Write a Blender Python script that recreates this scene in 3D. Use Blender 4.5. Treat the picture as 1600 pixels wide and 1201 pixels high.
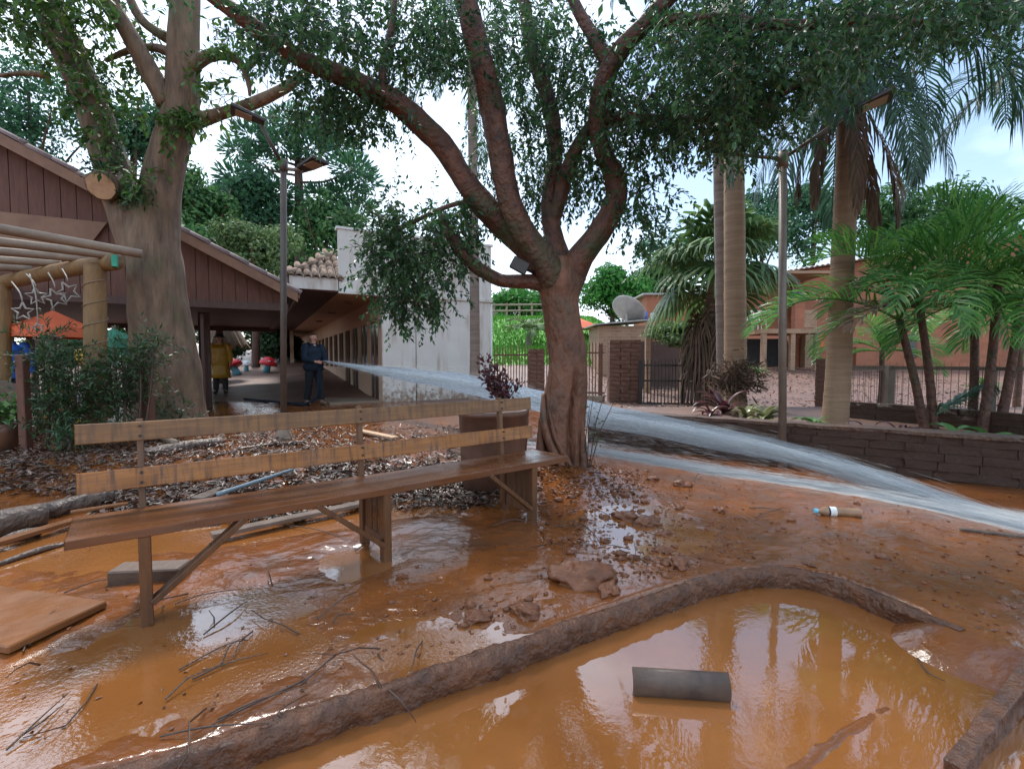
import bpy, bmesh, math, random
import numpy as np
from mathutils import Vector, Matrix, noise as mnoise

for o in list(bpy.data.objects):
    bpy.data.objects.remove(o)
S = bpy.context.scene
C = S.collection
PI = math.pi
rad = math.radians

# ------------------------------------------------------------------ camera
FPX, CAMH = 760.0, 1.2
PITCH = math.atan(37.5 / FPX)
cam_d = bpy.data.cameras.new('camera')
cam_d.sensor_fit = 'HORIZONTAL'; cam_d.sensor_width = 36.0
cam_d.lens = 36.0 * FPX / 1600.0
cam_d.clip_start = 0.05; cam_d.clip_end = 2000
cam = bpy.data.objects.new('camera', cam_d)
cam.location = (0, 0, CAMH); cam.rotation_euler = (PI / 2 - PITCH, 0, 0)
C.objects.link(cam); S.camera = cam

# ------------------------------------------------------------------ light
SUN_EL, SUN_AZ = rad(56), rad(-22)
W = bpy.data.worlds.new('World'); S.world = W; W.use_nodes = True
nt = W.node_tree; nt.nodes.clear()
wo = nt.nodes.new('ShaderNodeOutputWorld'); bg = nt.nodes.new('ShaderNodeBackground')
sky = nt.nodes.new('ShaderNodeTexSky'); sky.sky_type = 'NISHITA'; sky.sun_disc = False
sky.sun_elevation = SUN_EL; sky.sun_rotation = SUN_AZ; sky.air_density = 1.2; sky.dust_density = 1.0
tc = nt.nodes.new('ShaderNodeTexCoord'); mp = nt.nodes.new('ShaderNodeMapping')
mp.inputs['Scale'].default_value = (1.3, 1.3, 2.6); mp.inputs['Location'].default_value = (0.35, 0.0, 0.2)
cn = nt.nodes.new('ShaderNodeTexNoise'); cn.inputs['Scale'].default_value = 1.5; cn.inputs['Detail'].default_value = 7
cr = nt.nodes.new('ShaderNodeValToRGB'); cr.color_ramp.elements[0].position = 0.40; cr.color_ramp.elements[1].position = 0.66
cm = nt.nodes.new('ShaderNodeMixRGB'); cm.inputs['Color2'].default_value = (9.0, 10.4, 11.8, 1)
nt.links.new(tc.outputs['Generated'], mp.inputs['Vector']); nt.links.new(mp.outputs['Vector'], cn.inputs['Vector'])
nt.links.new(cn.outputs['Fac'], cr.inputs['Fac']); nt.links.new(cr.outputs['Color'], cm.inputs['Fac'])
nt.links.new(sky.outputs['Color'], cm.inputs['Color1']); nt.links.new(cm.outputs['Color'], bg.inputs['Color'])
bg.inputs['Strength'].default_value = 0.15
nt.links.new(bg.outputs['Background'], wo.inputs['Surface'])
sd = bpy.data.lights.new('sun', 'SUN'); sd.energy = 2.6; sd.angle = rad(14); sd.color = (1.0, 0.96, 0.9)
sun = bpy.data.objects.new('sun', sd); C.objects.link(sun)
# direction towards the sun: beyond the big tree, high and veiled by thin cloud
sdir = Vector((math.sin(SUN_AZ) * math.cos(SUN_EL), math.cos(SUN_AZ) * math.cos(SUN_EL), math.sin(SUN_EL)))
sun.rotation_euler = sdir.to_track_quat('Z', 'Y').to_euler(); sun.location = (0, 0, 30)

S.view_settings.view_transform = 'Standard'; S.view_settings.look = 'None'
S.view_settings.exposure = 0.62; S.view_settings.gamma = 1.0; S.view_settings.use_curve_mapping = False
S.render.engine = 'CYCLES'
S.cycles.use_denoising = True
S.cycles.max_bounces = 7; S.cycles.diffuse_bounces = 4; S.cycles.glossy_bounces = 3
S.cycles.transmission_bounces = 4; S.cycles.transparent_max_bounces = 24; S.cycles.volume_bounces = 1
S.cycles.sample_clamp_indirect = 6.0
S.cycles.caustics_reflective = False; S.cycles.caustics_refractive = False

# ------------------------------------------------------------------ helpers
rnd = random.Random(11)
rng = np.random.default_rng(11)
_f = Vector((0, math.cos(PITCH), -math.sin(PITCH))); _u = Vector((0, math.sin(PITCH), math.cos(PITCH)))
def ray(px, py):
    return Vector((1, 0, 0)) * ((px - 800) / FPX) + _u * (-(py - 600.5) / FPX) + _f
def P(px, py, d):
    r = ray(px, py); return Vector((0, 0, CAMH)) + r * (d / r.y)
def G(px, py, z=0.0):
    r = ray(px, py); return Vector((0, 0, CAMH)) + r * ((z - CAMH) / r.z)

def tag(o, label=None, cat=None, group=None, kind=None):
    if label: o['label'] = label
    if cat: o['category'] = cat
    if group: o['group'] = group
    if kind: o['kind'] = kind
    return o
def thing(name, label, cat, loc=(0, 0, 0), rotz=0.0, group=None):
    o = bpy.data.objects.new(name, None); C.objects.link(o)
    o.empty_display_size = 0.1
    o.location = loc; o.rotation_euler = (0, 0, rotz)
    return tag(o, label, cat, group)

def mesh_np(name, v, f, mat, smooth=False):
    v = np.asarray(v, dtype=np.float32); f = np.asarray(f, dtype=np.int32)
    me = bpy.data.meshes.new(name)
    k = f.shape[1]
    me.vertices.add(len(v)); me.vertices.foreach_set('co', v.ravel())
    me.loops.add(f.size); me.loops.foreach_set('vertex_index', f.ravel())
    me.polygons.add(len(f)); me.polygons.foreach_set('loop_start', np.arange(0, f.size, k, dtype=np.int32))
    me.update(calc_edges=True)
    if smooth: me.polygons.foreach_set('use_smooth', np.ones(len(f), dtype=bool))
    if mat: me.materials.append(mat)
    return me
def link(name, me, parent=None, loc=None):
    o = bpy.data.objects.new(name, me); C.objects.link(o)
    if parent: o.parent = parent
    if loc is not None: o.location = loc
    return o

class MB:
    def __init__(s): s.v = []; s.f = []
    def add(s, vs, fs):
        n = len(s.v); s.v += [tuple(x) for x in vs]; s.f += [tuple(i + n for i in q) for q in fs]
    def box(s, c, size, M=None):
        x, y, z = [a / 2 for a in size]
        vs = [Vector(p) for p in ((-x,-y,-z),(x,-y,-z),(x,y,-z),(-x,y,-z),(-x,-y,z),(x,-y,z),(x,y,z),(-x,y,z))]
        if M is not None: vs = [M @ p for p in vs]
        c = Vector(c)
        s.add([p + c for p in vs], [(0,3,2,1),(4,5,6,7),(0,1,5,4),(1,2,6,5),(2,3,7,6),(3,0,4,7)]); return s
    def hexa(s, pts):
        s.add(pts, [(0,3,2,1),(4,5,6,7),(0,1,5,4),(1,2,6,5),(2,3,7,6),(3,0,4,7)]); return s
    def bar(s, a, b, w, h, up=(0, 0, 1)):
        a, b = Vector(a), Vector(b); d = (b - a).normalized(); up = Vector(up)
        if abs(d.dot(up)) > .98: up = Vector((0, 1, 0))
        sd_ = d.cross(up).normalized(); up = sd_.cross(d).normalized()
        sx, uz = sd_ * (w / 2), up * (h / 2)
        s.add([a - sx - uz, a + sx - uz, b + sx - uz, b - sx - uz, a - sx + uz, a + sx + uz, b + sx + uz, b - sx + uz],
              [(0,1,2,3),(4,7,6,5),(0,4,5,1),(1,5,6,2),(2,6,7,3),(3,7,4,0)]); return s
    def tube(s, pts, radii, n=8, fn=None, caps=True):
        pts = [Vector(p) for p in pts]
        m = len(pts); base = len(s.v)
        t0 = (pts[1] - pts[0]).normalized()
        ref = Vector((0, -1, 0)) if abs(t0.y) < .9 else Vector((1, 0, 0))
        nx = (ref - t0 * ref.dot(t0)).normalized()
        for i in range(m):
            t = (pts[min(i + 1, m - 1)] - pts[max(i - 1, 0)])
            if t.length < 1e-9: t = t0
            t = t.normalized(); nx = (nx - t * nx.dot(t)); nx = nx.normalized() if nx.length > 1e-6 else t.orthogonal().normalized()
            ny = t.cross(nx)
            r = radii[i] if hasattr(radii, '__len__') else radii
            for k in range(n):
                a = 2 * PI * k / n
                q = r * (fn(i, a, pts[i]) if fn else 1.0)
                s.v.append(tuple(pts[i] + (nx * math.cos(a) + ny * math.sin(a)) * q))
        for i in range(m - 1):
            for k in range(n):
                k2 = (k + 1) % n
                s.f.append((base + i*n + k, base + (i+1)*n + k, base + (i+1)*n + k2, base + i*n + k2))
        if caps:
            s.f.append(tuple(base + k for k in range(n)))
            s.f.append(tuple(base + (m-1)*n + k for k in reversed(range(n))))
        return s
    def lathe(s, prof, n=20, c=(0, 0, 0), close=True):
        base = len(s.v); c = Vector(c)
        for r, z in prof:
            for k in range(n):
                a = 2 * PI * k / n; s.v.append(tuple(c + Vector((r * math.cos(a), r * math.sin(a), z))))
        m = len(prof)
        for i in range(m - 1):
            for k in range(n):
                k2 = (k + 1) % n
                s.f.append((base+i*n+k, base+i*n+k2, base+(i+1)*n+k2, base+(i+1)*n+k))
        if close:
            s.f.append(tuple(base + k for k in reversed(range(n)))); s.f.append(tuple(base + (m-1)*n + k for k in range(n)))
        return s
    def mesh(s, name, mat, smooth=False, bevel=0):
        me = bpy.data.meshes.new(name); me.from_pydata(s.v, [], s.f); me.update()
        if bevel:
            bm = bmesh.new(); bm.from_mesh(me)
            bmesh.ops.bevel(bm, geom=list(bm.edges), offset=bevel, segments=1, affect='EDGES', clamp_overlap=True)
            bm.to_mesh(me); bm.free()
        if smooth: me.polygons.foreach_set('use_smooth', np.ones(len(me.polygons), dtype=bool))
        if mat: me.materials.append(mat)
        return me
    def build(s, name, mat, parent=None, smooth=False, bevel=0, loc=None):
        return link(name, s.mesh(name, mat, smooth, bevel), parent, loc)

def spline(pts, step=.08):
    """Catmull-Rom through rows (x,y,z,r...)"""
    p = [np.array(q, dtype=float) for q in pts]
    p = [2*p[0]-p[1]] + p + [2*p[-1]-p[-2]]
    out = []
    for i in range(1, len(p) - 2):
        a, b, c, d = p[i-1:i+3]
        n = max(2, int(np.linalg.norm((c-b)[:3]) / step))
        for k in range(n):
            t = k / n
            out.append(.5*((2*b)+(c-a)*t+(2*a-5*b+4*c-d)*t*t+(3*b-a-3*c+d)*t**3))
    out.append(p[-2])
    return out

# numpy value noise -----------------------------------------------------
def _h(i, j, seed):
    n = (i.astype(np.int64) * 374761393 + j.astype(np.int64) * 668265263 + seed * 974711) & 0xffffffff
    n = ((n ^ (n >> 13)) * 1274126177) & 0xffffffff
    return ((n ^ (n >> 16)) & 0xffff) / 65535.0
def vn(x, y, seed=0):
    x = np.asarray(x, float); y = np.asarray(y, float)
    i, j = np.floor(x), np.floor(y); fx, fy = x - i, y - j
    fx = fx*fx*fx*(fx*(fx*6-15)+10); fy = fy*fy*fy*(fy*(fy*6-15)+10)
    a, b = _h(i, j, seed), _h(i+1, j, seed); c, d = _h(i, j+1, seed), _h(i+1, j+1, seed)
    return (a+(b-a)*fx)*(1-fy)+(c+(d-c)*fx)*fy
def fbm(x, y, seed=0, oct=4, gain=.5):
    t = 0; a = 1; n = 0
    for k in range(oct):
        t = t + a * vn(np.asarray(x)*2**k+17.3*k, np.asarray(y)*2**k-9.1*k, seed+k); n += a; a *= gain
    return t / n - .5
def sst(a, b, x):
    t = np.clip((x - a) / (b - a), 0, 1); return t*t*(3-2*t)

# ------------------------------------------------------------------ materials
def ramp(nt, fac, c1, c2, p1=.3, p2=.7):
    r = nt.nodes.new('ShaderNodeValToRGB')
    r.color_ramp.elements[0].color = (*c1, 1); r.color_ramp.elements[1].color = (*c2, 1)
    r.color_ramp.elements[0].position = p1; r.color_ramp.elements[1].position = p2
    nt.links.new(fac, r.inputs['Fac']); return r.outputs['Color']
def mat(name, c1, c2=None, rough=.6, scale=6, stretch=(1, 1, 1), bump=.3, bscale=40, bdist=.01, metal=0, spec=.5,
        trans=0.0, island=0.0, dirt=None, rough2=None, bstretch=None, detail=6, p1=.3, p2=.7, coat=0, ior=1.5, brick=None, splash=None, ripple=None):
    m = bpy.data.materials.new(name); m.use_nodes = True; nt = m.node_tree; L = nt.links.new
    b = nt.nodes['Principled BSDF']; out = nt.nodes['Material Output']
    tc = nt.nodes.new('ShaderNodeTexCoord'); mp = nt.nodes.new('ShaderNodeMapping'); mp.inputs['Scale'].default_value = stretch
    L(tc.outputs['Object'], mp.inputs['Vector'])
    n = nt.nodes.new('ShaderNodeTexNoise'); n.inputs['Scale'].default_value = scale; n.inputs['Detail'].default_value = detail
    n.inputs['Roughness'].default_value = .62
    L(mp.outputs['Vector'], n.inputs['Vector'])
    col = ramp(nt, n.outputs['Fac'], c1, c2 or tuple(x * .7 for x in c1), p1, p2)
    if dirt:   # (colour, scale, threshold lo, hi)
        dn = nt.nodes.new('ShaderNodeTexNoise'); dn.inputs['Scale'].default_value = dirt[1]; dn.inputs['Detail'].default_value = 8
        mp2 = nt.nodes.new('ShaderNodeMapping'); mp2.inputs['Scale'].default_value = dirt[4] if len(dirt) > 4 else (1, 1, 1)
        L(tc.outputs['Object'], mp2.inputs['Vector']); L(mp2.outputs['Vector'], dn.inputs['Vector'])
        f = ramp(nt, dn.outputs['Fac'], (0, 0, 0), (1, 1, 1), dirt[2], dirt[3])
        mx = nt.nodes.new('ShaderNodeMixRGB'); mx.inputs['Color2'].default_value = (*dirt[0], 1)
        L(f, mx.inputs['Fac']); L(col, mx.inputs['Color1']); col = mx.outputs['Color']
    if brick:   # (brick width, row height, mortar colour): far masonry too small to build
        sx = nt.nodes.new('ShaderNodeSeparateXYZ'); cx = nt.nodes.new('ShaderNodeCombineXYZ'); ad = nt.nodes.new('ShaderNodeMath')
        L(tc.outputs['Object'], sx.inputs[0]); L(sx.outputs['X'], ad.inputs[0]); L(sx.outputs['Y'], ad.inputs[1]); L(ad.outputs[0], cx.inputs['X']); L(sx.outputs['Z'], cx.inputs['Y'])
        bt = nt.nodes.new('ShaderNodeTexBrick'); bt.inputs['Scale'].default_value = 1; bt.inputs['Brick Width'].default_value = brick[0]; bt.inputs['Row Height'].default_value = brick[1]
        bt.inputs['Mortar Size'].default_value = .012; bt.inputs['Mortar'].default_value = (*brick[2], 1); L(cx.outputs[0], bt.inputs['Vector'])
        L(col, bt.inputs['Color1']); dk = nt.nodes.new('ShaderNodeHueSaturation'); dk.inputs['Value'].default_value = .78; L(col, dk.inputs['Color']); L(dk.outputs['Color'], bt.inputs['Color2']); col = bt.outputs['Color']
    if splash:  # mud thrown up against a wall: (colour, height)
        sz = nt.nodes.new('ShaderNodeSeparateXYZ'); L(tc.outputs['Object'], sz.inputs[0])
        sn = nt.nodes.new('ShaderNodeTexNoise'); sn.inputs['Scale'].default_value = 9; sn.inputs['Detail'].default_value = 9; sn.inputs['Roughness'].default_value = .75; L(tc.outputs['Object'], sn.inputs['Vector'])
        m1 = nt.nodes.new('ShaderNodeMapRange'); m1.inputs['From Min'].default_value = splash[1]; m1.inputs['From Max'].default_value = 0.0; m1.inputs['To Min'].default_value = -.35; m1.inputs['To Max'].default_value = .12
        L(sz.outputs['Z'], m1.inputs['Value']); a1 = nt.nodes.new('ShaderNodeMath'); L(sn.outputs['Fac'], a1.inputs[0]); L(m1.outputs['Result'], a1.inputs[1])
        f2 = ramp(nt, a1.outputs[0], (0, 0, 0), (.85, .85, .85), .46, .60); mx2 = nt.nodes.new('ShaderNodeMixRGB'); mx2.inputs['Color2'].default_value = (*splash[0], 1)
        L(f2, mx2.inputs['Fac']); L(col, mx2.inputs['Color1']); col = mx2.outputs['Color']
    if island:
        g = nt.nodes.new('ShaderNodeNewGeometry'); hs = nt.nodes.new('ShaderNodeHueSaturation')
        mr = nt.nodes.new('ShaderNodeMapRange'); mr.inputs['To Min'].default_value = 1 - island; mr.inputs['To Max'].default_value = 1 + island
        L(g.outputs['Random Per Island'], mr.inputs['Value']); L(mr.outputs['Result'], hs.inputs['Value'])
        mr2 = nt.nodes.new('ShaderNodeMapRange'); mr2.inputs['To Min'].default_value = .5 + island * .06; mr2.inputs['To Max'].default_value = .5 - island * .06
        L(g.outputs['Random Per Island'], mr2.inputs['Value']); L(mr2.outputs['Result'], hs.inputs['Hue'])
        L(col, hs.inputs['Color']); col = hs.outputs['Color']
    L(col, b.inputs['Base Color'])
    b.inputs['IOR'].default_value = ior
    b.inputs['Roughness'].default_value = rough; b.inputs['Metallic'].default_value = metal
    b.inputs['Specular IOR Level'].default_value = spec
    if coat:
        b.inputs['Coat Weight'].default_value = coat; b.inputs['Coat Roughness'].default_value = .12
    if rough2 is not None:
        rr = nt.nodes.new('ShaderNodeMapRange'); rr.inputs['From Min'].default_value = .35; rr.inputs['From Max'].default_value = .65
        rr.inputs['To Min'].default_value = rough; rr.inputs['To Max'].default_value = rough2
        rn = nt.nodes.new('ShaderNodeTexNoise'); rn.inputs['Scale'].default_value = scale * 1.7; rn.inputs['Detail'].default_value = 5
        L(tc.outputs['Object'], rn.inputs['Vector']); L(rn.outputs['Fac'], rr.inputs['Value']); L(rr.outputs['Result'], b.inputs['Roughness'])
    if bump:
        bn = nt.nodes.new('ShaderNodeTexNoise'); bn.inputs['Scale'].default_value = bscale; bn.inputs['Detail'].default_value = 5
        if bstretch or stretch != (1, 1, 1):
            mp3 = nt.nodes.new('ShaderNodeMapping'); mp3.inputs['Scale'].default_value = bstretch or stretch
            L(tc.outputs['Object'], mp3.inputs['Vector']); L(mp3.outputs['Vector'], bn.inputs['Vector'])
        else: L(tc.outputs['Object'], bn.inputs['Vector'])
        bp = nt.nodes.new('ShaderNodeBump'); bp.inputs['Strength'].default_value = bump; bp.inputs['Distance'].default_value = bdist
        L(bn.outputs['Fac'], bp.inputs['Height']); L(bp.outputs['Normal'], b.inputs['Normal'])
    if ripple:  # fine dents in patches: (scale, distance, patch scale)
        r1 = nt.nodes.new('ShaderNodeTexNoise'); r1.inputs['Scale'].default_value = ripple[0]; r1.inputs['Detail'].default_value = 3; L(tc.outputs['Object'], r1.inputs['Vector'])
        r2 = nt.nodes.new('ShaderNodeTexNoise'); r2.inputs['Scale'].default_value = ripple[2]; r2.inputs['Detail'].default_value = 4; L(tc.outputs['Object'], r2.inputs['Vector'])
        rk = ramp(nt, r2.outputs['Fac'], (0, 0, 0), (1, 1, 1), .42, .60); ml = nt.nodes.new('ShaderNodeMath'); ml.operation = 'MULTIPLY'
        L(r1.outputs['Fac'], ml.inputs[0]); L(rk, ml.inputs[1])
        b2 = nt.nodes.new('ShaderNodeBump'); b2.inputs['Strength'].default_value = 1.0; b2.inputs['Distance'].default_value = ripple[1]; L(ml.outputs[0], b2.inputs['Height'])
        if bump: L(bp.outputs['Normal'], b2.inputs['Normal'])
        L(b2.outputs['Normal'], b.inputs['Normal'])
    if trans:
        tr = nt.nodes.new('ShaderNodeBsdfTranslucent'); ms = nt.nodes.new('ShaderNodeMixShader'); ms.inputs['Fac'].default_value = trans
        L(col, tr.inputs['Color']); L(b.outputs['BSDF'], ms.inputs[1]); L(tr.outputs['BSDF'], ms.inputs[2]); L(ms.outputs['Shader'], out.inputs['Surface'])
    return m

M = {}
M['mud'] = mat('mud', (.27, .088, .022), (.13, .044, .014), rough=.04, rough2=.16, scale=2.2, bump=.38, bscale=24, bdist=.014, detail=8, ior=1.6,
               dirt=((.135, .064, .036), 3.0, .52, .76))
M['puddle'] = mat('puddle_water', (.29, .108, .028), (.22, .080, .022), rough=.02, scale=1.6, bump=.10, bscale=14, bdist=.006, ior=2.3, ripple=(55, .0028, 2.0))
M['pond'] = mat('pond_water', (.36, .135, .036), (.20, .072, .020), rough=.012, scale=.9, bump=.05, bscale=8, bdist=.006, ior=2.2, ripple=(40, .0007, 1.6))
M['kerb'] = mat('muddy_kerb', (.17, .066, .028), (.065, .028, .016), rough=.3, rough2=.6, scale=11, bump=1.0, bscale=32, bdist=.025)
M['clod'] = mat('mud_clod', (.22, .075, .028), (.12, .045, .02), rough=.3, rough2=.6, scale=14, bump=.7, bscale=50, bdist=.012)
M['litter'] = mat('wet_leaf_litter', (.15, .09, .06), (.055, .035, .026), rough=.42, scale=5, bump=.2, island=.55)
M['twig'] = mat('wet_twig', (.10, .055, .035), (.05, .03, .022), rough=.35, scale=20, bump=.4, bscale=80)
M['bench'] = mat('bench_wood', (.40, .155, .032), (.23, .085, .022), rough=.2, rough2=.45, scale=3, stretch=(1, 14, 14), bump=.3, bscale=8, bdist=.004,
                 dirt=((.085, .034, .016), 2.6, .48, .74, (20, 20, 1.0)))
M['bench_grey'] = mat('weathered_bench_wood', (.27, .13, .042), (.14, .062, .022), rough=.4, scale=3, stretch=(1, 12, 12), bump=.3, bscale=8, bdist=.004,
                      dirt=((.075, .036, .02), 2.4, .46, .74, (14, 14, 1.0)))
M['seat'] = mat('wet_seat_wood', (.20, .072, .024), (.09, .034, .015), rough=.10, rough2=.42, scale=2, ior=1.5, stretch=(1, 10, 10), bump=.25, bscale=8, bdist=.003)
M['leg'] = mat('bench_leg_wood', (.17, .070, .025), (.075, .032, .015), rough=.25, rough2=.5, scale=3, stretch=(8, 8, 1), bump=.3, bscale=8, bdist=.004)
M['bark'] = mat('bark', (.23, .092, .046), (.075, .034, .021), rough=.55, scale=5, stretch=(1, 1, .5), bump=1.0, bscale=20, bdist=.035, dirt=((.07, .06, .035), 3.0, .55, .75))
M['bark_dark'] = mat('dark_bark', (.155, .064, .038), (.048, .026, .02), rough=.6, scale=8, bump=1.0, bscale=22, bdist=.035, dirt=((.04, .055, .02), 2.5, .52, .7))
M['bark_grey'] = mat('grey_bark', (.25, .16, .10), (.085, .053, .035), rough=.75, scale=7, stretch=(1, 1, .22), bump=1.0, bscale=13, bdist=.06, dirt=((.10, .10, .045), 1.3, .53, .72))
M['cut'] = mat('cut_wood', (.55, .36, .22), (.42, .26, .16), rough=.7, scale=9, bump=.2)
M['leaf'] = mat('tree_leaf', (.055, .15, .05), (.028, .09, .038), rough=.38, scale=2.0, bump=0, trans=.45, island=.55)
M['leaf2'] = mat('broad_leaf', (.08, .19, .035), (.045, .12, .025), rough=.4, scale=2.0, bump=0, trans=.35, island=.45)
M['bush'] = mat('shrub_leaf', (.05, .115, .04), (.03, .08, .028), rough=.4, scale=3, bump=0, trans=.25, island=.5)
M['fol_a'] = mat('far_foliage_blue_green', (.065, .18, .09), (.035, .12, .06), rough=.6, scale=.35, bump=0, trans=.4, island=.45)
M['fol_b'] = mat('far_foliage_green', (.085, .21, .06), (.045, .14, .042), rough=.6, scale=.35, bump=0, trans=.4, island=.45)
M['fol_c'] = mat('far_foliage_bright', (.06, .26, .035), (.035, .18, .025), rough=.6, scale=.35, bump=0, trans=.3, island=.4)
M['fol_d'] = mat('far_foliage_olive', (.14, .22, .075), (.09, .16, .055), rough=.6, scale=.35, bump=0, trans=.3, island=.4)
M['frond'] = mat('palm_frond', (.15, .36, .07), (.075, .24, .06), rough=.3, scale=1, bump=0, trans=.5, island=.4)
M['frond_y'] = mat('yellowing_frond', (.25, .25, .04), (.16, .2, .035), rough=.4, scale=1, bump=0, trans=.4, island=.3)
M['frond_dark'] = mat('tall_palm_frond', (.065, .15, .085), (.04, .095, .06), rough=.4, scale=1, bump=0, trans=.45, island=.4)
M['fan'] = mat('fan_frond', (.15, .27, .085), (.10, .19, .065), rough=.45, scale=1, bump=0, trans=.3, island=.3)
M['dead'] = mat('dead_frond', (.19, .125, .08), (.105, .07, .05), rough=.8, scale=2, bump=0, trans=.15, island=.4)
M['palm_trunk'] = mat('palm_trunk', (.36, .235, .145), (.23, .145, .09), rough=.75, scale=1.2, stretch=(1, 1, 14), bump=.5, bscale=3, bdist=.02, bstretch=(1, 1, 14))
M['palm_trunk_grey'] = mat('grey_palm_trunk', (.30, .25, .21), (.14, .10, .08), rough=.8, scale=1.0, stretch=(.6, .6, 9), bump=.5, bscale=3, bdist=.02, bstretch=(1, 1, 9))
M['white_wall'] = mat('white_wall', (.74, .73, .71), (.63, .60, .56), rough=.7, scale=1.3, bump=.12, bscale=60, bdist=.003, dirt=((.34, .25, .17), 1.6, .52, .80, (3, 3, .6)), splash=((.24, .15, .09), 1.6))
M['peach'] = mat('peach_wall', (.62, .42, .30), (.55, .36, .25), rough=.7, scale=1.5, bump=.1, bscale=60, bdist=.003, dirt=((.32, .17, .10), 1.2, .58, .8))
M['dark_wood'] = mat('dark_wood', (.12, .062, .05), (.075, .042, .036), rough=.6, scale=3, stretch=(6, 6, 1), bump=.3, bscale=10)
M['lodge'] = mat('lodge_cladding', (.17, .07, .046), (.105, .043, .03), rough=.65, scale=3, stretch=(7, 7, 1), bump=.3, bscale=12)
M['barge'] = mat('barge_board', (.29, .16, .10), (.19, .10, .065), rough=.6, scale=3, bump=.3, bscale=20)
M['ceil'] = mat('lodge_ceiling', (.17, .068, .048), (.085, .042, .034), rough=.6, scale=2, bump=.2)
M['tile'] = mat('weathered_clay_tile', (.36, .27, .20), (.15, .10, .08), spec=.15, rough=.9, scale=9, bump=.4, bscale=40)
M['tile_dark'] = mat('lodge_tile', (.26, .19, .18), (.15, .10, .10), rough=.75, scale=6, bump=.4, bscale=40)
M['log'] = mat('peeled_log', (.30, .175, .07), (.17, .095, .04), rough=.6, scale=3, stretch=(5, 5, 1), bump=.4, bscale=12)
M['log_grey'] = mat('grey_log', (.33, .25, .18), (.20, .145, .11), rough=.6, scale=3, bump=.5, bscale=15)
M['driftwood'] = mat('wet_driftwood', (.17, .11, .078), (.055, .036, .028), rough=.25, rough2=.55, scale=9, bump=1.0, bscale=22, bdist=.03)
M['glass'] = mat('dark_window', (.015, .015, .018), (.02, .02, .022), rough=.12, bump=0)
M['metal_dark'] = mat('dark_metal', (.025, .022, .022), (.04, .03, .027), rough=.45, bump=.1, metal=.0)
M['metal_pole'] = mat('galvanised_pole', (.20, .17, .14), (.13, .10, .08), rough=.5, scale=5, bump=.1, metal=.2)
M['pole_dark'] = mat('dark_pole', (.10, .075, .06), (.065, .05, .042), rough=.5, scale=5, bump=.1)
M['wall_mud'] = mat('muddy_stone', (.155, .085, .056), (.08, .046, .033), rough=.3, rough2=.65, scale=5, bump=1.0, bscale=24, bdist=.035)
M['brick'] = mat('red_brown_brick', (.22, .105, .07), (.13, .065, .048), rough=.7, scale=6, bump=.5, bscale=35)
M['brick_house'] = mat('orange_plaster', (.46, .165, .085), (.30, .11, .06), brick=(.5, .2, (.30, .15, .10)), rough=.8, scale=.8, bump=.2, bscale=30)
M['brick_hut'] = mat('pale_brick', (.42, .255, .155), (.30, .175, .11), brick=(.3, .12, (.34, .25, .18)), rough=.8, scale=2, bump=.3, bscale=30)
M['zinc'] = mat('zinc_roof', (.45, .43, .41), (.30, .27, .25), rough=.5, scale=3, bump=.1)
M['soil'] = mat('leafy_soil', (.24, .135, .10), (.12, .068, .052), rough=.5, scale=1.6, bump=.6, bscale=14, bdist=.03, detail=10)
M['grass'] = mat('lawn_grass', (.13, .36, .03), (.08, .26, .022), rough=.7, scale=.8, bump=.3, bscale=20)
M['white'] = mat('white_paint', (.78, .78, .76), (.68, .68, .66), rough=.5, bump=.05)
M['pvc'] = mat('blue_pvc', (.24, .33, .38), (.17, .22, .25), rough=.3, bump=.05)
M['clay'] = mat('clay_tub', (.155, .075, .05), (.10, .05, .035), rough=.35, rough2=.6, scale=4, bump=.3, bscale=25, dirt=((.26, .11, .05), 2, .55, .8, (2, 2, .5)))
M['tilepipe'] = mat('grey_gutter_tile', (.15, .098, .072), (.06, .042, .034), rough=.35, rough2=.6, scale=7, bump=.35, bscale=40, bdist=.006)
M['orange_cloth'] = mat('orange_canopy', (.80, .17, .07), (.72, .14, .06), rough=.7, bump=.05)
M['green_cloth'] = mat('green_canopy', (.05, .26, .16), (.04, .2, .13), rough=.7, bump=.05)
M['teal'] = mat('teal_plastic', (.05, .45, .30), (.04, .38, .26), rough=.4, bump=.03)
M['red'] = mat('red_paint', (.75, .03, .05), (.68, .025, .04), rough=.3, bump=.03)
M['yellow'] = mat('yellow_paint', (.80, .50, .04), (.7, .42, .03), rough=.5, bump=.03)
M['blue'] = mat('blue_cloth', (.03, .16, .62), (.025, .12, .5), rough=.7, bump=.1)
M['skyblue'] = mat('light_blue_paint', (.16, .50, .68), (.14, .45, .6), rough=.4, bump=.03)
M['navy'] = mat('navy_jacket', (.018, .030, .052), (.010, .018, .032), rough=.7, spec=.2, scale=8, bump=.5, bscale=18, bdist=.02)
M['trouser'] = mat('muddy_trousers', (.022, .026, .034), (.016, .018, .022), rough=.8, spec=.2, scale=8, bump=.4, bscale=18, bdist=.02)
M['boot'] = mat('muddy_boots', (.22, .13, .085), (.12, .075, .05), rough=.5, bump=.3)
M['raincoat'] = mat('yellow_raincoat', (.55, .30, .025), (.42, .22, .02), rough=.35, scale=6, bump=.5, bscale=10, bdist=.02)
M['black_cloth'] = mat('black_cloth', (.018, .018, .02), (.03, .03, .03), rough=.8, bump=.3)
M['skin'] = mat('skin', (.55, .30, .22), (.50, .26, .19), rough=.5, bump=.05)
M['hair'] = mat('grey_hair', (.12, .10, .095), (.08, .07, .065), rough=.7, bump=.3)
M['thatch'] = mat('thatch', (.36, .27, .19), (.22, .16, .11), rough=.9, scale=8, stretch=(4, 4, .6), bump=.8, bscale=20)
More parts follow.
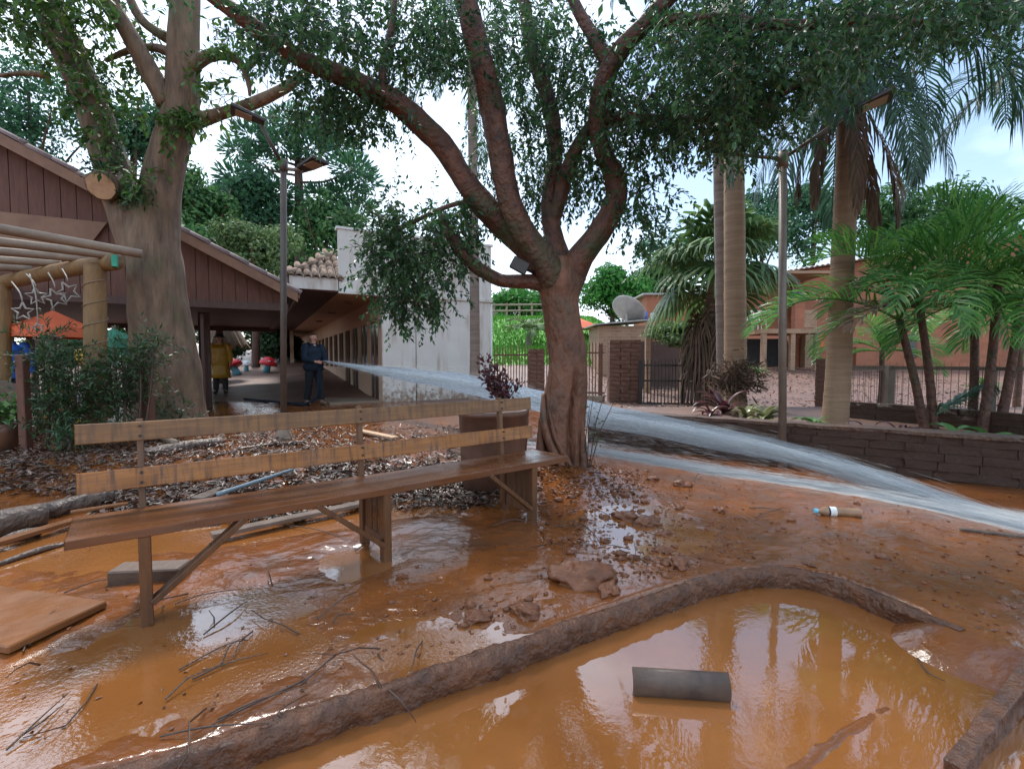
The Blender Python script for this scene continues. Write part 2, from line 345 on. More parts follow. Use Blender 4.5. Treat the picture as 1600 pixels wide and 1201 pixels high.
M['rope'] = mat('white_rope_light', (.40, .37, .34), (.3, .28, .25), rough=.5, bump=.1)
M['maroon'] = mat('maroon_leaf', (.11, .03, .035), (.07, .025, .03), rough=.3, scale=4, bump=0, trans=.2, island=.4)
M['croton'] = mat('variegated_leaf', (.13, .19, .06), (.30, .26, .14), rough=.3, scale=14, bump=0, trans=.2, island=.35)
M['bigleaf'] = mat('bright_leaf', (.12, .26, .07), (.08, .19, .05), rough=.35, scale=6, bump=0, trans=.3, island=.3)
M['lampface'] = mat('lamp_lens', (.40, .34, .28), (.35, .3, .25), rough=.3, bump=.02)
M['board'] = mat('muddy_board', (.25, .10, .036), (.16, .065, .026), rough=.2, rough2=.4, scale=3, bump=.25, bscale=20)
M['block'] = mat('grey_block', (.13, .078, .052), (.085, .052, .038), rough=.5, bump=.5, bscale=30)
M['shiny'] = mat('wet_pale_board', (.28, .22, .18), (.16, .12, .10), rough=.18, scale=5, bump=.2)
M['plaster_col'] = mat('concrete_post', (.30, .22, .16), (.22, .16, .12), rough=.7, bump=.4)
M['bottle'] = mat('bottle_with_muddy_water', (.36, .21, .12), (.25, .14, .075), rough=.1, scale=8, bump=.15, bscale=20, spec=.6)

def water_mat(name, fac, rough=.2):
    m = bpy.data.materials.new(name); m.use_nodes = True; nt = m.node_tree; L = nt.links.new
    b = nt.nodes['Principled BSDF']; b.inputs['Base Color'].default_value = (.95, .97, .97, 1); b.inputs['Roughness'].default_value = 1; b.inputs['Specular IOR Level'].default_value = 0
    tl = nt.nodes.new('ShaderNodeBsdfTranslucent'); tl.inputs['Color'].default_value = (.95, .96, .96, 1)
    m1 = nt.nodes.new('ShaderNodeMixShader'); m1.inputs['Fac'].default_value = .5
    L(b.outputs['BSDF'], m1.inputs[1]); L(tl.outputs['BSDF'], m1.inputs[2])
    tr = nt.nodes.new('ShaderNodeBsdfTransparent'); m2 = nt.nodes.new('ShaderNodeMixShader'); m2.inputs['Fac'].default_value = fac
    L(tr.outputs['BSDF'], m2.inputs[1]); L(m1.outputs['Shader'], m2.inputs[2])
    L(m2.outputs['Shader'], nt.nodes['Material Output'].inputs['Surface']); return m
M['spray'] = water_mat('water_spray', .26)
M['foam'] = water_mat('water_core', .36)

# ------------------------------------------------------------------ ground
def gxy(px, py, z=0.0):
    g = G(px, py, z); return (g.x, g.y)
KERB = [(-1.9, .98), (-1.45, 1.22)] + [gxy(*p, .0) for p in ((270, 1196), (430, 1139), (620, 1076), (760, 1030), (880, 987), (1000, 945), (1100, 911), (1180, 894), (1240, 894), (1300, 906), (1390, 940), (1500, 986))]
SHORE = [KERB[-1], (2.5, 1.75), (3.3, 1.1)]
POND = KERB + SHORE[1:] + [(3.3, .3), (-1.9, .3)]
def in_poly(x, y, poly):
    r = np.zeros(np.shape(x), bool); n = len(poly); j = n - 1
    for i in range(n):
        xi, yi = poly[i]; xj, yj = poly[j]
        c = ((yi > y) != (yj > y)) & (x < (xj - xi) * (y - yi) / (yj - yi + 1e-12) + xi)
        r ^= c; j = i
    return r
def dist_line(x, y, line):
    d = np.full(np.shape(x), 1e9)
    for (ax, ay), (bx, by) in zip(line[:-1], line[1:]):
        vx, vy = bx - ax, by - ay; t = np.clip(((x-ax)*vx+(y-ay)*vy)/(vx*vx+vy*vy+1e-12), 0, 1)
        d = np.minimum(d, np.hypot(x-ax-vx*t, y-ay-vy*t))
    return d
CHANNEL = [(-5.0, 2.75), (-3.1, 3.02), (-2.1, 3.3), (-1.2, 3.75), (-.45, 4.2)]
MOUND = [(-7.5, 5.0), (-5.0, 5.1), (-2.2, 5.2), (-.8, 5.4), (.2, 5.2)]
TREE = (.53, 5.0)
WALL_A, WALL_B = (5.75, 3.80), (1.15, 7.0)      # low wall, far right to left
_wl = math.hypot(WALL_A[0]-WALL_B[0], WALL_A[1]-WALL_B[1])
WALL_N = (-(WALL_A[1]-WALL_B[1])/_wl, (WALL_A[0]-WALL_B[0])/_wl)
SUBK = [gxy(1400, 1095, -.09), gxy(1320, 1145, -.09), gxy(1230, 1215, -.09)]
def Hn(x, y):
    x = np.asarray(x, float); y = np.asarray(y, float)
    lump = fbm(x*1.1, y*1.1, 3, 3)*.045 + fbm(x*4.2, y*4.2, 9, 3)*.020 + fbm(x*16, y*16, 21, 3)*.010
    m = .009 + lump
    for bx_, by_, br_ in ((-1.40, 2.27, .42), (-1.62, 1.62, .40), (-.45, 2.05, .22), (-.9, 2.85, .3)):
        gg = np.exp(-(((x-bx_)/br_)**2+((y-by_)/(br_*.8))**2)**2); m = m*(1-.55*gg)-.010*gg
    m = m + .035*sst(1.25, 2.3, x)*sst(6.5, 3.0, y)
    gg = np.exp(-(((x-.80)/.52)**2+((y-3.55)/.95)**2)**2); m = m*(1-.62*gg)-.012*gg
    m = m - .075*np.exp(-(((x-2.35)/.6)**2+((y-1.75)/.5)**2))
    m = m - .075*np.exp(-(dist_line(x, y, CHANNEL)/.22)**2)*sst(.4, -.4, x)
    dm = dist_line(x, y, MOUND)
    m = m + .10*np.exp(-(dm/.85)**2)*(1+1.5*fbm(x*2.3, y*2.3, 5, 4))
    dt = np.hypot(x-TREE[0], y-TREE[1])
    m = m + .07*np.exp(-(dt/.55)**2)
    m = m + .02*sst(5, 8, y)+.10*sst(8, 12, y)
    m = m + .068*np.clip(y-13, 0, 40)
    # planting bed held up by the low wall on the right
    sw_ = ((x-WALL_B[0])*WALL_N[0]+(y-WALL_B[1])*WALL_N[1])
    m = m + .34*sst(-.02, .12, sw_)*sst(10.2, 8.6, y)*sst(1.0, 1.5, x)
    # grass bank behind the fence
    lawn = sst(-4.5, -1.0, x)*sst(9.0, 5.0, x)
    m = m + lawn*(.9*sst(18, 24, y)+1.7*sst(24, 33, y))
    # pool
    ins = in_poly(x, y, POND)
    dk = dist_line(x, y, KERB); ds = dist_line(x, y, SHORE)
    (ax, ay), (bx, by) = SUBK[0], SUBK[-1]
    side = ((bx-ax)*(y-ay)-(by-ay)*(x-ax))/math.hypot(bx-ax, by-ay)   # >0 right of the sunken kerb
    (cx_, cy_) = KERB[-1]
    shallow = sst(-.05, .45, side)
    deep = -.24+.05*fbm(x*3, y*3, 40, 3)
    shal = -.088 + fbm(x*5, y*5, 33, 3)*.032 + fbm(x*18, y*18, 34, 2)*.010
    z_in = deep*(1-shallow)+shal*shallow
    z_in = np.maximum(z_in, -.088 + fbm(x*14, y*14, 50, 3)*.016 - .5*np.clip(dist_line(x, y, SUBK)-.012, 0, 1))
    wk = sst(.0, .03, dk); ws = sst(.0, .55, ds)
    sd_k = np.where(ins, dk, -dk)
    wk = sst(-.055, -.012, sd_k)
    w = np.where(ins, 1.0, wk)*ws
    z = m*(1-w)+z_in*w
    return z
def H(x, y): return float(Hn(np.array([x]), np.array([y]))[0])
def axis(segs):
    out = []
    for a, b, st in segs:
        out += list(np.arange(a, b, st))
    out.append(segs[-1][1]); return np.array(out)
gx = axis([(-400, -80, 40), (-80, -30, 6), (-30, -12, 1.0), (-12, -6, .25), (-6, -3.2, .07), (-3.2, 3.4, .022), (3.4, 6, .07), (6, 12, .25), (12, 30, 1.0), (30, 80, 6), (80, 401, 40)])
gy = axis([(-60, -10, 6), (-10, .4, .8), (.4, 1.2, .08), (1.2, 4.4, .02), (4.4, 7, .05), (7, 14, .14), (14, 40, .6), (40, 80, 4), (80, 620, 60)])
X, Y = np.meshgrid(gx, gy)
Zg = Hn(X, Y)
nx_, ny_ = len(gx), len(gy)
idx = np.arange(nx_*ny_).reshape(ny_, nx_)
quads = np.stack([idx[:-1, :-1], idx[:-1, 1:], idx[1:, 1:], idx[1:, :-1]], -1).reshape(-1, 4)
me = mesh_np('ground', np.stack([X, Y, Zg], -1).reshape(-1, 3), quads, M['mud'], True)
me.materials.append(M['soil']); me.materials.append(M['grass'])
qx = X[:-1, :-1].ravel(); qy = Y[:-1, :-1].ravel()
mi = np.zeros(len(quads), np.int32)
edge = qy + 1.2*fbm(qx*.6, qy*.6, 70, 3)
mi[(edge > 12.5)] = 1
swq = ((qx-WALL_B[0])*WALL_N[0]+(qy-WALL_B[1])*WALL_N[1])
mi[(swq > .05) & (qx > 1.1) & (qy < 12.6)] = 1
lx = qx + 1.0*fbm(qx*.4, qy*.4, 72, 3)
mi[(edge > 20.5) & (lx > -4.0) & (lx < 6.5) & (qy < 34)] = 2
mi[(qy > 45)] = 1
me.polygons.foreach_set('material_index', mi)
ground = link('ground', me); tag(ground, 'orange flood mud covering the yard, rising to leafy soil and lawn', 'ground', kind='structure')

# standing water on the mud, and the deeper water in the sunken pool
wx = np.arange(-6.4, 1.75, .02); wy = np.arange(.9, 5.0, .02)
def sheet(name, xs, ys, keep, z, m):
    XX, YY = np.meshgrid(xs, ys); id_ = np.arange(XX.size).reshape(XX.shape)
    q = np.stack([id_[:-1, :-1], id_[:-1, 1:], id_[1:, 1:], id_[1:, :-1]], -1).reshape(-1, 4)
    cx_ = (XX[:-1, :-1]+XX[1:, 1:]).ravel()/2; cy_ = (YY[:-1, :-1]+YY[1:, 1:]).ravel()/2
    q = q[keep(cx_, cy_)]
    return mesh_np(name, np.stack([XX, YY, np.full_like(XX, z)], -1).reshape(-1, 3), q, m, True)
pk = lambda x, y: ~in_poly(x, y, POND) & (x < 1.6) & (dist_line(x, y, KERB) > .05)
o = link('puddle', sheet('puddle', wx, wy, pk, 0.0, M['puddle'])); tag(o, 'thin sheet of orange muddy water over the yard', 'puddle', kind='structure')
px_ = np.arange(-2.2, 3.4, .05); py_ = np.arange(.3, 3.0, .05)
o = link('pool_water', sheet('pool_water', px_, py_, lambda x, y: in_poly(x, y, POND) | ((dist_line(x, y, KERB) < .07) & (x < 2.05)), -.09, M['pond'])); tag(o, 'still orange water standing in the sunken pool', 'water', kind='structure')

# kerb round the pool: an irregular swept profile
ks = spline([(x, y, 0) for x, y in KERB], .02)
vs = []; fs = []
prof = [(-.02, -.30), (-.006, -.085), (-.016, -.05), (-.008, -.014), (.002, .006), (.018, .014), (.04, .012), (.066, .002), (.10, -.06)]
for i, p in enumerate(ks):
    a = ks[max(i-1, 0)]; b = ks[min(i+1, len(ks)-1)]; t = np.array([b[0]-a[0], b[1]-a[1]]); t /= np.linalg.norm(t)
    n = np.array([-t[1], t[0]])          # away from the pool
    fade = 1 - .75*sst(.86, 1.0, i/len(ks))
    for j, (o_, z_) in enumerate(prof):
        jit = float(fbm(i*.16+3*j, j*1.7, 60, 3))
        jit2 = float(fbm(i*.3, j*2.7, 66, 3))
        z2 = (z_ + jit*.024*(j > 0)+float(fbm(i*.7+j*5, j*2.3, 69, 3))*.014*(j > 2))*fade if z_ > -.2 else z_
        oo = o_ + (jit2*.035+float(fbm(i*.8+j*7, j*3.1, 67, 3))*.022)*(0 < j < 8)
        vs.append((p[0]+n[0]*oo, p[1]+n[1]*oo, z2))
m_ = len(prof)
for i in range(len(ks)-1):
    for j in range(m_-1):
        fs.append((i*m_+j, i*m_+j+1, (i+1)*m_+j+1, (i+1)*m_+j))
o = link('kerb', mesh_np('kerb', vs, [f[::-1] for f in fs], M['kerb'], False)); tag(o, 'mud coated kerb edging the sunken pool', 'kerb', kind='structure')

# half buried timber at the pool's shallow end
def limb_mesh(name, rows, m, n=14, amp=.10, freq=3.0, seed=0, step=.07, crease=None, smooth=True, caps=True):
    sp = spline(rows, step); mb = MB()
    def fn(i, a, p):
        q = 1 + amp*mnoise.noise(Vector((math.cos(a)*1.3+seed, math.sin(a)*1.3, i*step*freq))) + amp*.5*mnoise.noise(Vector((math.cos(a)*3+seed, math.sin(a)*3, i*step*freq*2.5)))
        if crease: q += crease(i/len(sp), a)
        return q
    mb.tube([p[:3] for p in sp], [p[3] for p in sp], n, fn, caps)
    return mb.mesh(name, m, smooth)
def limb(name, rows, m, parent, **k): return link(name, limb_mesh(name, rows, m, **k), parent)

def lump_mesh(name, r, seed, m, sub=3, amp=.45, squash=.5):
    bm = bmesh.new(); bmesh.ops.create_icosphere(bm, subdivisions=sub, radius=1)
    for v in bm.verts:
        q = 1 + amp*mnoise.fractal(v.co*1.6+Vector((seed*3.1, seed, 0)), 1.0, 2.0, 4)
        v.co = Vector((v.co.x*q*r, v.co.y*q*r, v.co.z*q*r*squash))
    me = bpy.data.meshes.new(name); bm.to_mesh(me); bm.free()
    me.polygons.foreach_set('use_smooth', np.ones(len(me.polygons), dtype=bool)); me.materials.append(m); return me

# ---- white service building frame: W(s,t,z); lodge frame: Lo(s,t,z)
UX, VX = Vector((.887, .462, 0)), Vector((-.462, .887, 0))
P1 = Vector((-4.25, 12.0, 0)); ANG = math.atan2(.462, .887)
E0 = Vector((-5.14, 11.0, 0))
def Wp(s, t, z): return P1 + UX*s + VX*t + Vector((0, 0, z))
def Lp(s, t, z): return E0 - UX*s + VX*t + Vector((0, 0, z))
def quadbox(mb, F, s0, s1, t0, t1, z0, z1):
    mb.hexa([F(s0, t0, z0), F(s1, t0, z0), F(s1, t1, z0), F(s0, t1, z0), F(s0, t0, z1), F(s1, t0, z1), F(s1, t1, z1), F(s0, t1, z1)]); return mb
def part(name, m, parent, F, *b, bevel=0, smooth=False):
    return quadbox(MB(), F, *b).build(name, m, parent, smooth, bevel)
def half_tile(name, m, length=.42, r=.085, th=.012):
    mb = MB(); n = 7; vs = []
    for x, rr in ((0, r), (length, r*.86)):
        for q in (rr, rr-th):
            for k in range(n): a = PI*k/(n-1); vs.append((x, q*math.cos(a), q*math.sin(a)))
    fs = []
    for k in range(n-1):
        fs += [(k, 2*n+k, 2*n+k+1, k+1), (n+k, n+k+1, 3*n+k+1, 3*n+k), (k, k+1, n+k+1, n+k), (2*n+k, 3*n+k, 3*n+k+1, 2*n+k+1)]
    mb.add(vs, fs); return mb.mesh(name, m, True)
def place(me, name, parent, origin, xdir, up=(0, 0, 1)):
    o = link(name, me, parent); x = Vector(xdir).normalized(); y = Vector(up).cross(x).normalized(); z = x.cross(y)
    mt = Matrix((x, y, z)).transposed().to_4x4(); mt.translation = Vector(origin); o.matrix_local = mt; return o

# ------------------------------------------------------------------ white building
wb = thing('service_building', 'long white walled building with parapet, tiled eave and row of dark windows', 'building')
GZ = -.2
part('wall', M['white_wall'], wb, Wp, 1.10, 4.05, .06, 30, GZ, 2.84)
for s0, s1 in ((1.05, 1.92), (1.945, 4.1)):
    part('facade_panel', M['white_wall'], wb, Wp, s0, s1, 0, .055, GZ, 2.83, bevel=.006)
part('ledge', M['white_wall'], wb, Wp, 0.0, 4.16, -.04, .10, 2.835, 2.93, bevel=.008)
par = part('parapet', M['white_wall'], wb, Wp, 0.02, 4.13, 0, .16, 2.934, 4.40)
part('coping', M['white'], par, Wp, -.03, 4.18, -.03, .19, 4.403, 4.46)
part('ceiling', M['peach'], wb, Wp, 0.0, 1.12, .11, 30, 2.845, 2.90)
for t in (1.6, 5.0, 9.0):
    part('ceiling_light', M['barge'], wb, Wp, .38, .62, t, t+.3, 2.80, 2.843)
# window wall
part('upper_wall', M['peach'], wb, Wp, 1.045, 1.098, .07, 30, 2.25, 2.87)
tt = .35
ti = [(.07, .45)]
k = 0
while tt < 28:
    part('pier', M['peach'], wb, Wp, 1.045, 1.098, tt-.28, tt+.12, GZ, 2.248)
    lo = .12 if k in (0, 2, 3) else .95
    part('window', M['glass'], wb, Wp, 1.075, 1.099, tt+.14, tt+1.18, lo, 2.246)
    if lo > .5: part('sill_wall', M['peach'], wb, Wp, 1.045, 1.098, tt+.122, tt+1.198, GZ, .94)
    part('window_frame', M['barge'], wb, Wp, 1.05, 1.074, tt+.62, tt+.68, lo, 2.246)
    tt += 1.48; k += 1
part('porch_floor', M['plaster_col'], wb, Wp, -.25, 1.04, .0, 30, GZ, .16)
# eave
part('fascia', M['white_wall'], wb, Wp, -1.09, -.005, -.02, .05, 2.90, 3.19)
quad = [Wp(-1.09, .052, 2.90), Wp(0, .052, 2.86), Wp(0, 30, 2.86), Wp(-1.09, 30, 2.90), Wp(-1.09, .052, 2.94), Wp(0, .052, 2.90), Wp(0, 30, 2.90), Wp(-1.09, 30, 2.94)]
MB().hexa(quad).build('soffit', M['dark_wood'], wb)
part('side_fascia', M['dark_wood'], wb, Wp, -1.13, -1.094, -.02, 30, 2.9, 3.16)
HR = .68
def zt_(q): return 3.17+HR*q
MB().hexa([Wp(-1.12, .0, 3.13), Wp(.1, 1.22, zt_(1.22)-.04), Wp(.1, 30, zt_(1.22)-.04), Wp(-1.12, 30, 3.13), Wp(-1.12, .0, 3.17), Wp(.1, 1.22, zt_(1.22)), Wp(.1, 30, zt_(1.22)), Wp(-1.12, 30, 3.17)]).build('roof_side', M['tile_dark'], wb)
hm = MB(); hm.add([Wp(-1.12, -.01, 3.17), Wp(.1, -.01, 3.17), Wp(.1, 1.21, zt_(1.22)), Wp(-1.12, -.01, 3.13), Wp(.1, -.01, 3.13), Wp(.1, 1.21, zt_(1.22)-.04)], [(0, 1, 2), (3, 5, 4), (0, 3, 4, 1), (1, 4, 5, 2), (2, 5, 3, 0)]); hm.build('roof_hip', M['tile_dark'], wb)
ht = half_tile('roof_tile', M['tile'])
sl = (VX + Vector((0, 0, HR))).normalized(); upn = UX.cross(sl).normalized(); upn = -upn if upn.z < 0 else upn
for c in range(7):
    for r_ in range(5):
        s_ = -1.06+c*.185; t_ = -.05+r_*.27
        if t_ > s_+1.12+.05: continue
        o = place(ht, 'roof_tile', wb, Wp(s_, t_, zt_(max(t_, -.03))+.012) + upn*(rnd.uniform(-.004, .006)), sl+UX*rnd.uniform(-.03, .03), upn)
for k in range(5):
    hd_ = (UX+VX+Vector((0, 0, HR))).normalized()
    place(ht, 'hip_tile', wb, Wp(-1.15, -.03, 3.20)+hd_*(k*.38), hd_, (0, 0, 1))
MB().tube([Wp(4.16, .1, 2.8), Wp(4.16, .1, 1.0), Wp(4.12, -.02, .85), Wp(4.12, -.04, .1)], .045, 10).build('downpipe', M['white'], wb, True)
# railing at the far end of the porch
for t in (17, 19.5, 22):
    part('porch_post', M['peach'], wb, Wp, -.2, -.02, t, t+.18, .16, 2.86)
part('porch_rail', M['white'], wb, Wp, -.16, -.08, 17.2, 24, .95, 1.02)

# ------------------------------------------------------------------ lodge
lg = thing('timber_lodge', 'brown timber lodge with open front, tiled gable roof and boarded gable', 'building')
EZ = 2.76; SLP = .522; RS = 6.6
def zr(s): return EZ + SLP*(s if s <= RS else 2*RS-s)
for a, b, nm in ((-.25, RS, 'roof_slope'), (RS, 2*RS+.25, 'roof_slope')):
    MB().hexa([Lp(a, -.35, zr(a)-.0), Lp(b, -.35, zr(b)), Lp(b, 8, zr(b)), Lp(a, 8, zr(a)), Lp(a, -.35, zr(a)+.06), Lp(b, -.35, zr(b)+.06), Lp(b, 8, zr(b)+.06), Lp(a, 8, zr(a)+.06)]).build(nm, M['ceil'], lg)
MB().hexa([Lp(-.28, -.40, zr(-.28)-.13), Lp(RS, -.40, zr(RS)-.13), Lp(RS, -.352, zr(RS)-.13), Lp(-.28, -.352, zr(-.28)-.13), Lp(-.28, -.40, zr(-.28)+.075), Lp(RS, -.40, zr(RS)+.075), Lp(RS, -.352, zr(RS)+.075), Lp(-.28, -.352, zr(-.28)+.075)]).build('barge_board', M['barge'], lg)
lt = half_tile('verge_tile', M['tile_dark'], .46, .09)
sdir_ = (-UX + Vector((0, 0, SLP))).normalized(); lun = Vector((0, 0, 1))
for k in range(19):
    place(lt, 'verge_tile', lg, Lp(-.34, -.33, zr(-.34)+.08) + sdir_*(k*.385) + Vector((0, 0, .012*(k % 2))), sdir_, lun)
for k in range(19):
    place(lt, 'roof_tile', lg, Lp(-.34, -.13, zr(-.34)+.08) + sdir_*(k*.385), sdir_, lun)
part('gutter', M['barge'], lg, Lp, -.33, -.26, -.3, 8, EZ-.18, EZ-.04)
GB = 2.47
s = -.02
while s < 6.5:
    w = .235+rnd.uniform(-.01, .01); e = min(s+w, 6.5); dz = rnd.uniform(-.004, .004)
    MB().hexa([Lp(s, dz, GB), Lp(e-.012, dz, GB), Lp(e-.012, .03, GB), Lp(s, .03, GB), Lp(s, dz, max(zr(s)-.02, GB+.02)), Lp(e-.012, dz, max(zr(e)-.02, GB+.02)), Lp(e-.012, .03, max(zr(e)-.02, GB+.02)), Lp(s, .03, max(zr(s)-.02, GB+.02))]).build('gable_board', M['lodge'], lg)
    s += w
part('gable_backing', M['dark_wood'], lg, Lp, -.02, .1, .035, .06, GB, GB+.2)
MB().hexa([Lp(0, .034, GB), Lp(6.5, .034, GB), Lp(6.5, .06, GB), Lp(0, .06, GB), Lp(0, .034, zr(0)-.01), Lp(6.5, .034, zr(6.5)-.01), Lp(6.5, .06, zr(6.5)-.01), Lp(0, .06, zr(0)-.01)]).build('gable_lining', M['dark_wood'], lg)
part('tie_beam', M['dark_wood'], lg, Lp, -.1, 12, -.06, .14, GB-.16, GB-.005)
MB().hexa([Lp(3.35, -.09, 3.35), Lp(6.4, -.09, 3.35), Lp(6.4, -.03, 3.35), Lp(3.35, -.03, 3.35), Lp(3.05, -.09, 3.85), Lp(6.4, -.09, 3.85), Lp(6.4, -.03, 3.85), Lp(3.05, -.03, 3.85)]).build('wide_plank', M['barge'], lg)
for s_, w, t in ((2.42, .2, -.05), (1.9, .22, .3), (1.62, .22, 1.1), (6.0, .2, 0), (1.7, .2, 7.6), (4.2, .2, 7.6), (6.6, .2, 7.6), (6.6, .2, 3.5)):
    part('post', M['lodge'] if t < 0 else M['dark_wood'], lg, Lp, s_-w/2, s_+w/2, t, t+w, -.1, GB-.165)
part('door_leaf', M['dark_wood'], lg, Lp, 1.56, 1.62, .35, 1.6, .1, 2.2)
part('inner_ceiling', M['ceil'], lg, Lp, -.05, 12, .15, 8.0, 2.40, 2.455)
part('rear_beam', M['dark_wood'], lg, Lp, -.1, 12, 7.9, 8.05, 2.25, 2.47)
part('side_beam', M['dark_wood'], lg, Lp, -.05, .15, .1, 8, GB-.12, GB+.1)
s = 2.9
while s < 6.6:
    part('rear_gable_board', M['dark_wood'], lg, Lp, s, s+.38, 7.85, 7.9, 2.7, zr(s)-.05); s += .4
# ------------------------------------------------------------------ foliage tools
def leaf_arrays(pos, dirs, nrm, ln, wd, fold=.15):
    """diamond leaves: base, left, tip, right with a slight fold"""
    dirs = dirs/np.linalg.norm(dirs, axis=1, keepdims=True)
    sd_ = np.cross(dirs, nrm); sd_ /= np.linalg.norm(sd_, axis=1, keepdims=True)+1e-9
    nn = np.cross(sd_, dirs)
    ln = np.asarray(ln)[:, None]; wd = np.asarray(wd)[:, None]
    b = pos; t = pos + dirs*ln - nn*ln*.08
    l = pos + dirs*ln*.45 + sd_*wd/2 + nn*wd*fold; r = pos + dirs*ln*.45 - sd_*wd/2 + nn*wd*fold
    v = np.stack([b, l, t, r], 1).reshape(-1, 3)
    n = len(pos); k = np.arange(n)[:, None]*4
    f = np.concatenate([k+np.array([0, 2, 1]), k+np.array([0, 3, 2])], 0)
    return v, f
def rnd_dirs(n):
    d = rng.normal(size=(n, 3)); return d/np.linalg.norm(d, axis=1, keepdims=True)
def sprigs(blobs, per=15, ln=.06, wd=.026, length=(.18, .45), droop=.55):
    """blobs: (px,py,depth,rx,ry,rd,count) -> leaf arrays and twig polylines"""
    pos = []; dr = []; nm = []; tw = []
    for (px, py, d, rx, ry, rdp, n) in blobs:
        for _ in range(n):
            q = rng.normal(size=3); q /= np.linalg.norm(q); q *= rng.random()**.4
            c = np.array(P(px+q[0]*rx, py+q[1]*ry, d+q[2]*rdp))
            dd = rng.normal(size=3); dd[2] -= droop; dd /= np.linalg.norm(dd)
            L = rng.uniform(*length); e = dd.copy(); p = c.copy(); pts = [c]
            for k in range(per):
                e = e + np.array([0, 0, -.035]) + rng.normal(size=3)*.06; e /= np.linalg.norm(e)
                p = p + e*L/per; 
                if k % 4 == 3: pts.append(p)
                side = np.cross(e, rng.normal(size=3)); side /= np.linalg.norm(side)+1e-9
                pos.append(p); dr.append(e*.6+side*.9+np.array([0, 0, -.35])); nm.append(np.array([0, 0, 1.])+rng.normal(size=3)*.6)
            tw.append(pts)
    return np.array(pos), np.array(dr), np.array(nm), tw
def twig_mesh(tw, r, m, name='twig_mass'):
    vs = []; fs = []
    for pts in tw:
        for i in range(len(pts)-1):
            a, b = pts[i], pts[i+1]; n = len(vs)
            d = b-a; s1 = np.cross(d, [0, 0, 1.]); s1 /= np.linalg.norm(s1)+1e-9; s2 = np.cross(d, s1); s2 /= np.linalg.norm(s2)+1e-9
            for q, rr in ((a, r*(1-i*.2)), (b, r*(.8-i*.2))):
                vs += [q+s1*rr, q-s1*rr*.5+s2*rr*.87, q-s1*rr*.5-s2*rr*.87]
            fs += [(n, n+1, n+4, n+3), (n+1, n+2, n+5, n+4), (n+2, n, n+3, n+5)]
    return mesh_np(name, vs, fs, m)

# ------------------------------------------------------------------ big tree by the bench
mt = thing('shade_tree', 'spreading tree with fluted brown trunk standing beside the bench end', 'tree', (TREE[0], TREE[1], 0))
mtoff = Vector((-TREE[0], -TREE[1], 0))
def R4(rows, off): return [tuple(P(a, b, c)+off)+(r,) for a, b, c, r in rows]
def crease(t, a):
    # angle 0 faces the camera; a long split up the front, flutes at the foot
    a = (a+PI) % (2*PI)-PI
    q = -.42*math.exp(-((a-.30-.35*(t-.25))/.17)**2)*sst(.02, .1, t)*(1-sst(.42, .60, t))
    q += .10*math.cos(5*a+1.0)*(1-sst(0, .30, t)) + .05*math.cos(3*a+t*5)
    q -= .22*math.exp(-((a+.75)/.2)**2)*(1-sst(.1, .3, t))
    return float(q)
limb('trunk', R4([(880, 790, 5.0, .29), (880, 752, 5.0, .245), (880, 715, 5.0, .225), (879, 660, 5.0, .225), (884, 610, 5.0, .215), (887, 560, 5.0, .198), (880, 510, 5.0, .188), (876, 470, 5.0, .19), (875, 440, 5.0, .21), (873, 405, 5.0, .17)], mtoff), M['bark'], mt, n=96, amp=.08, freq=2.6, seed=3, step=.025, crease=crease)
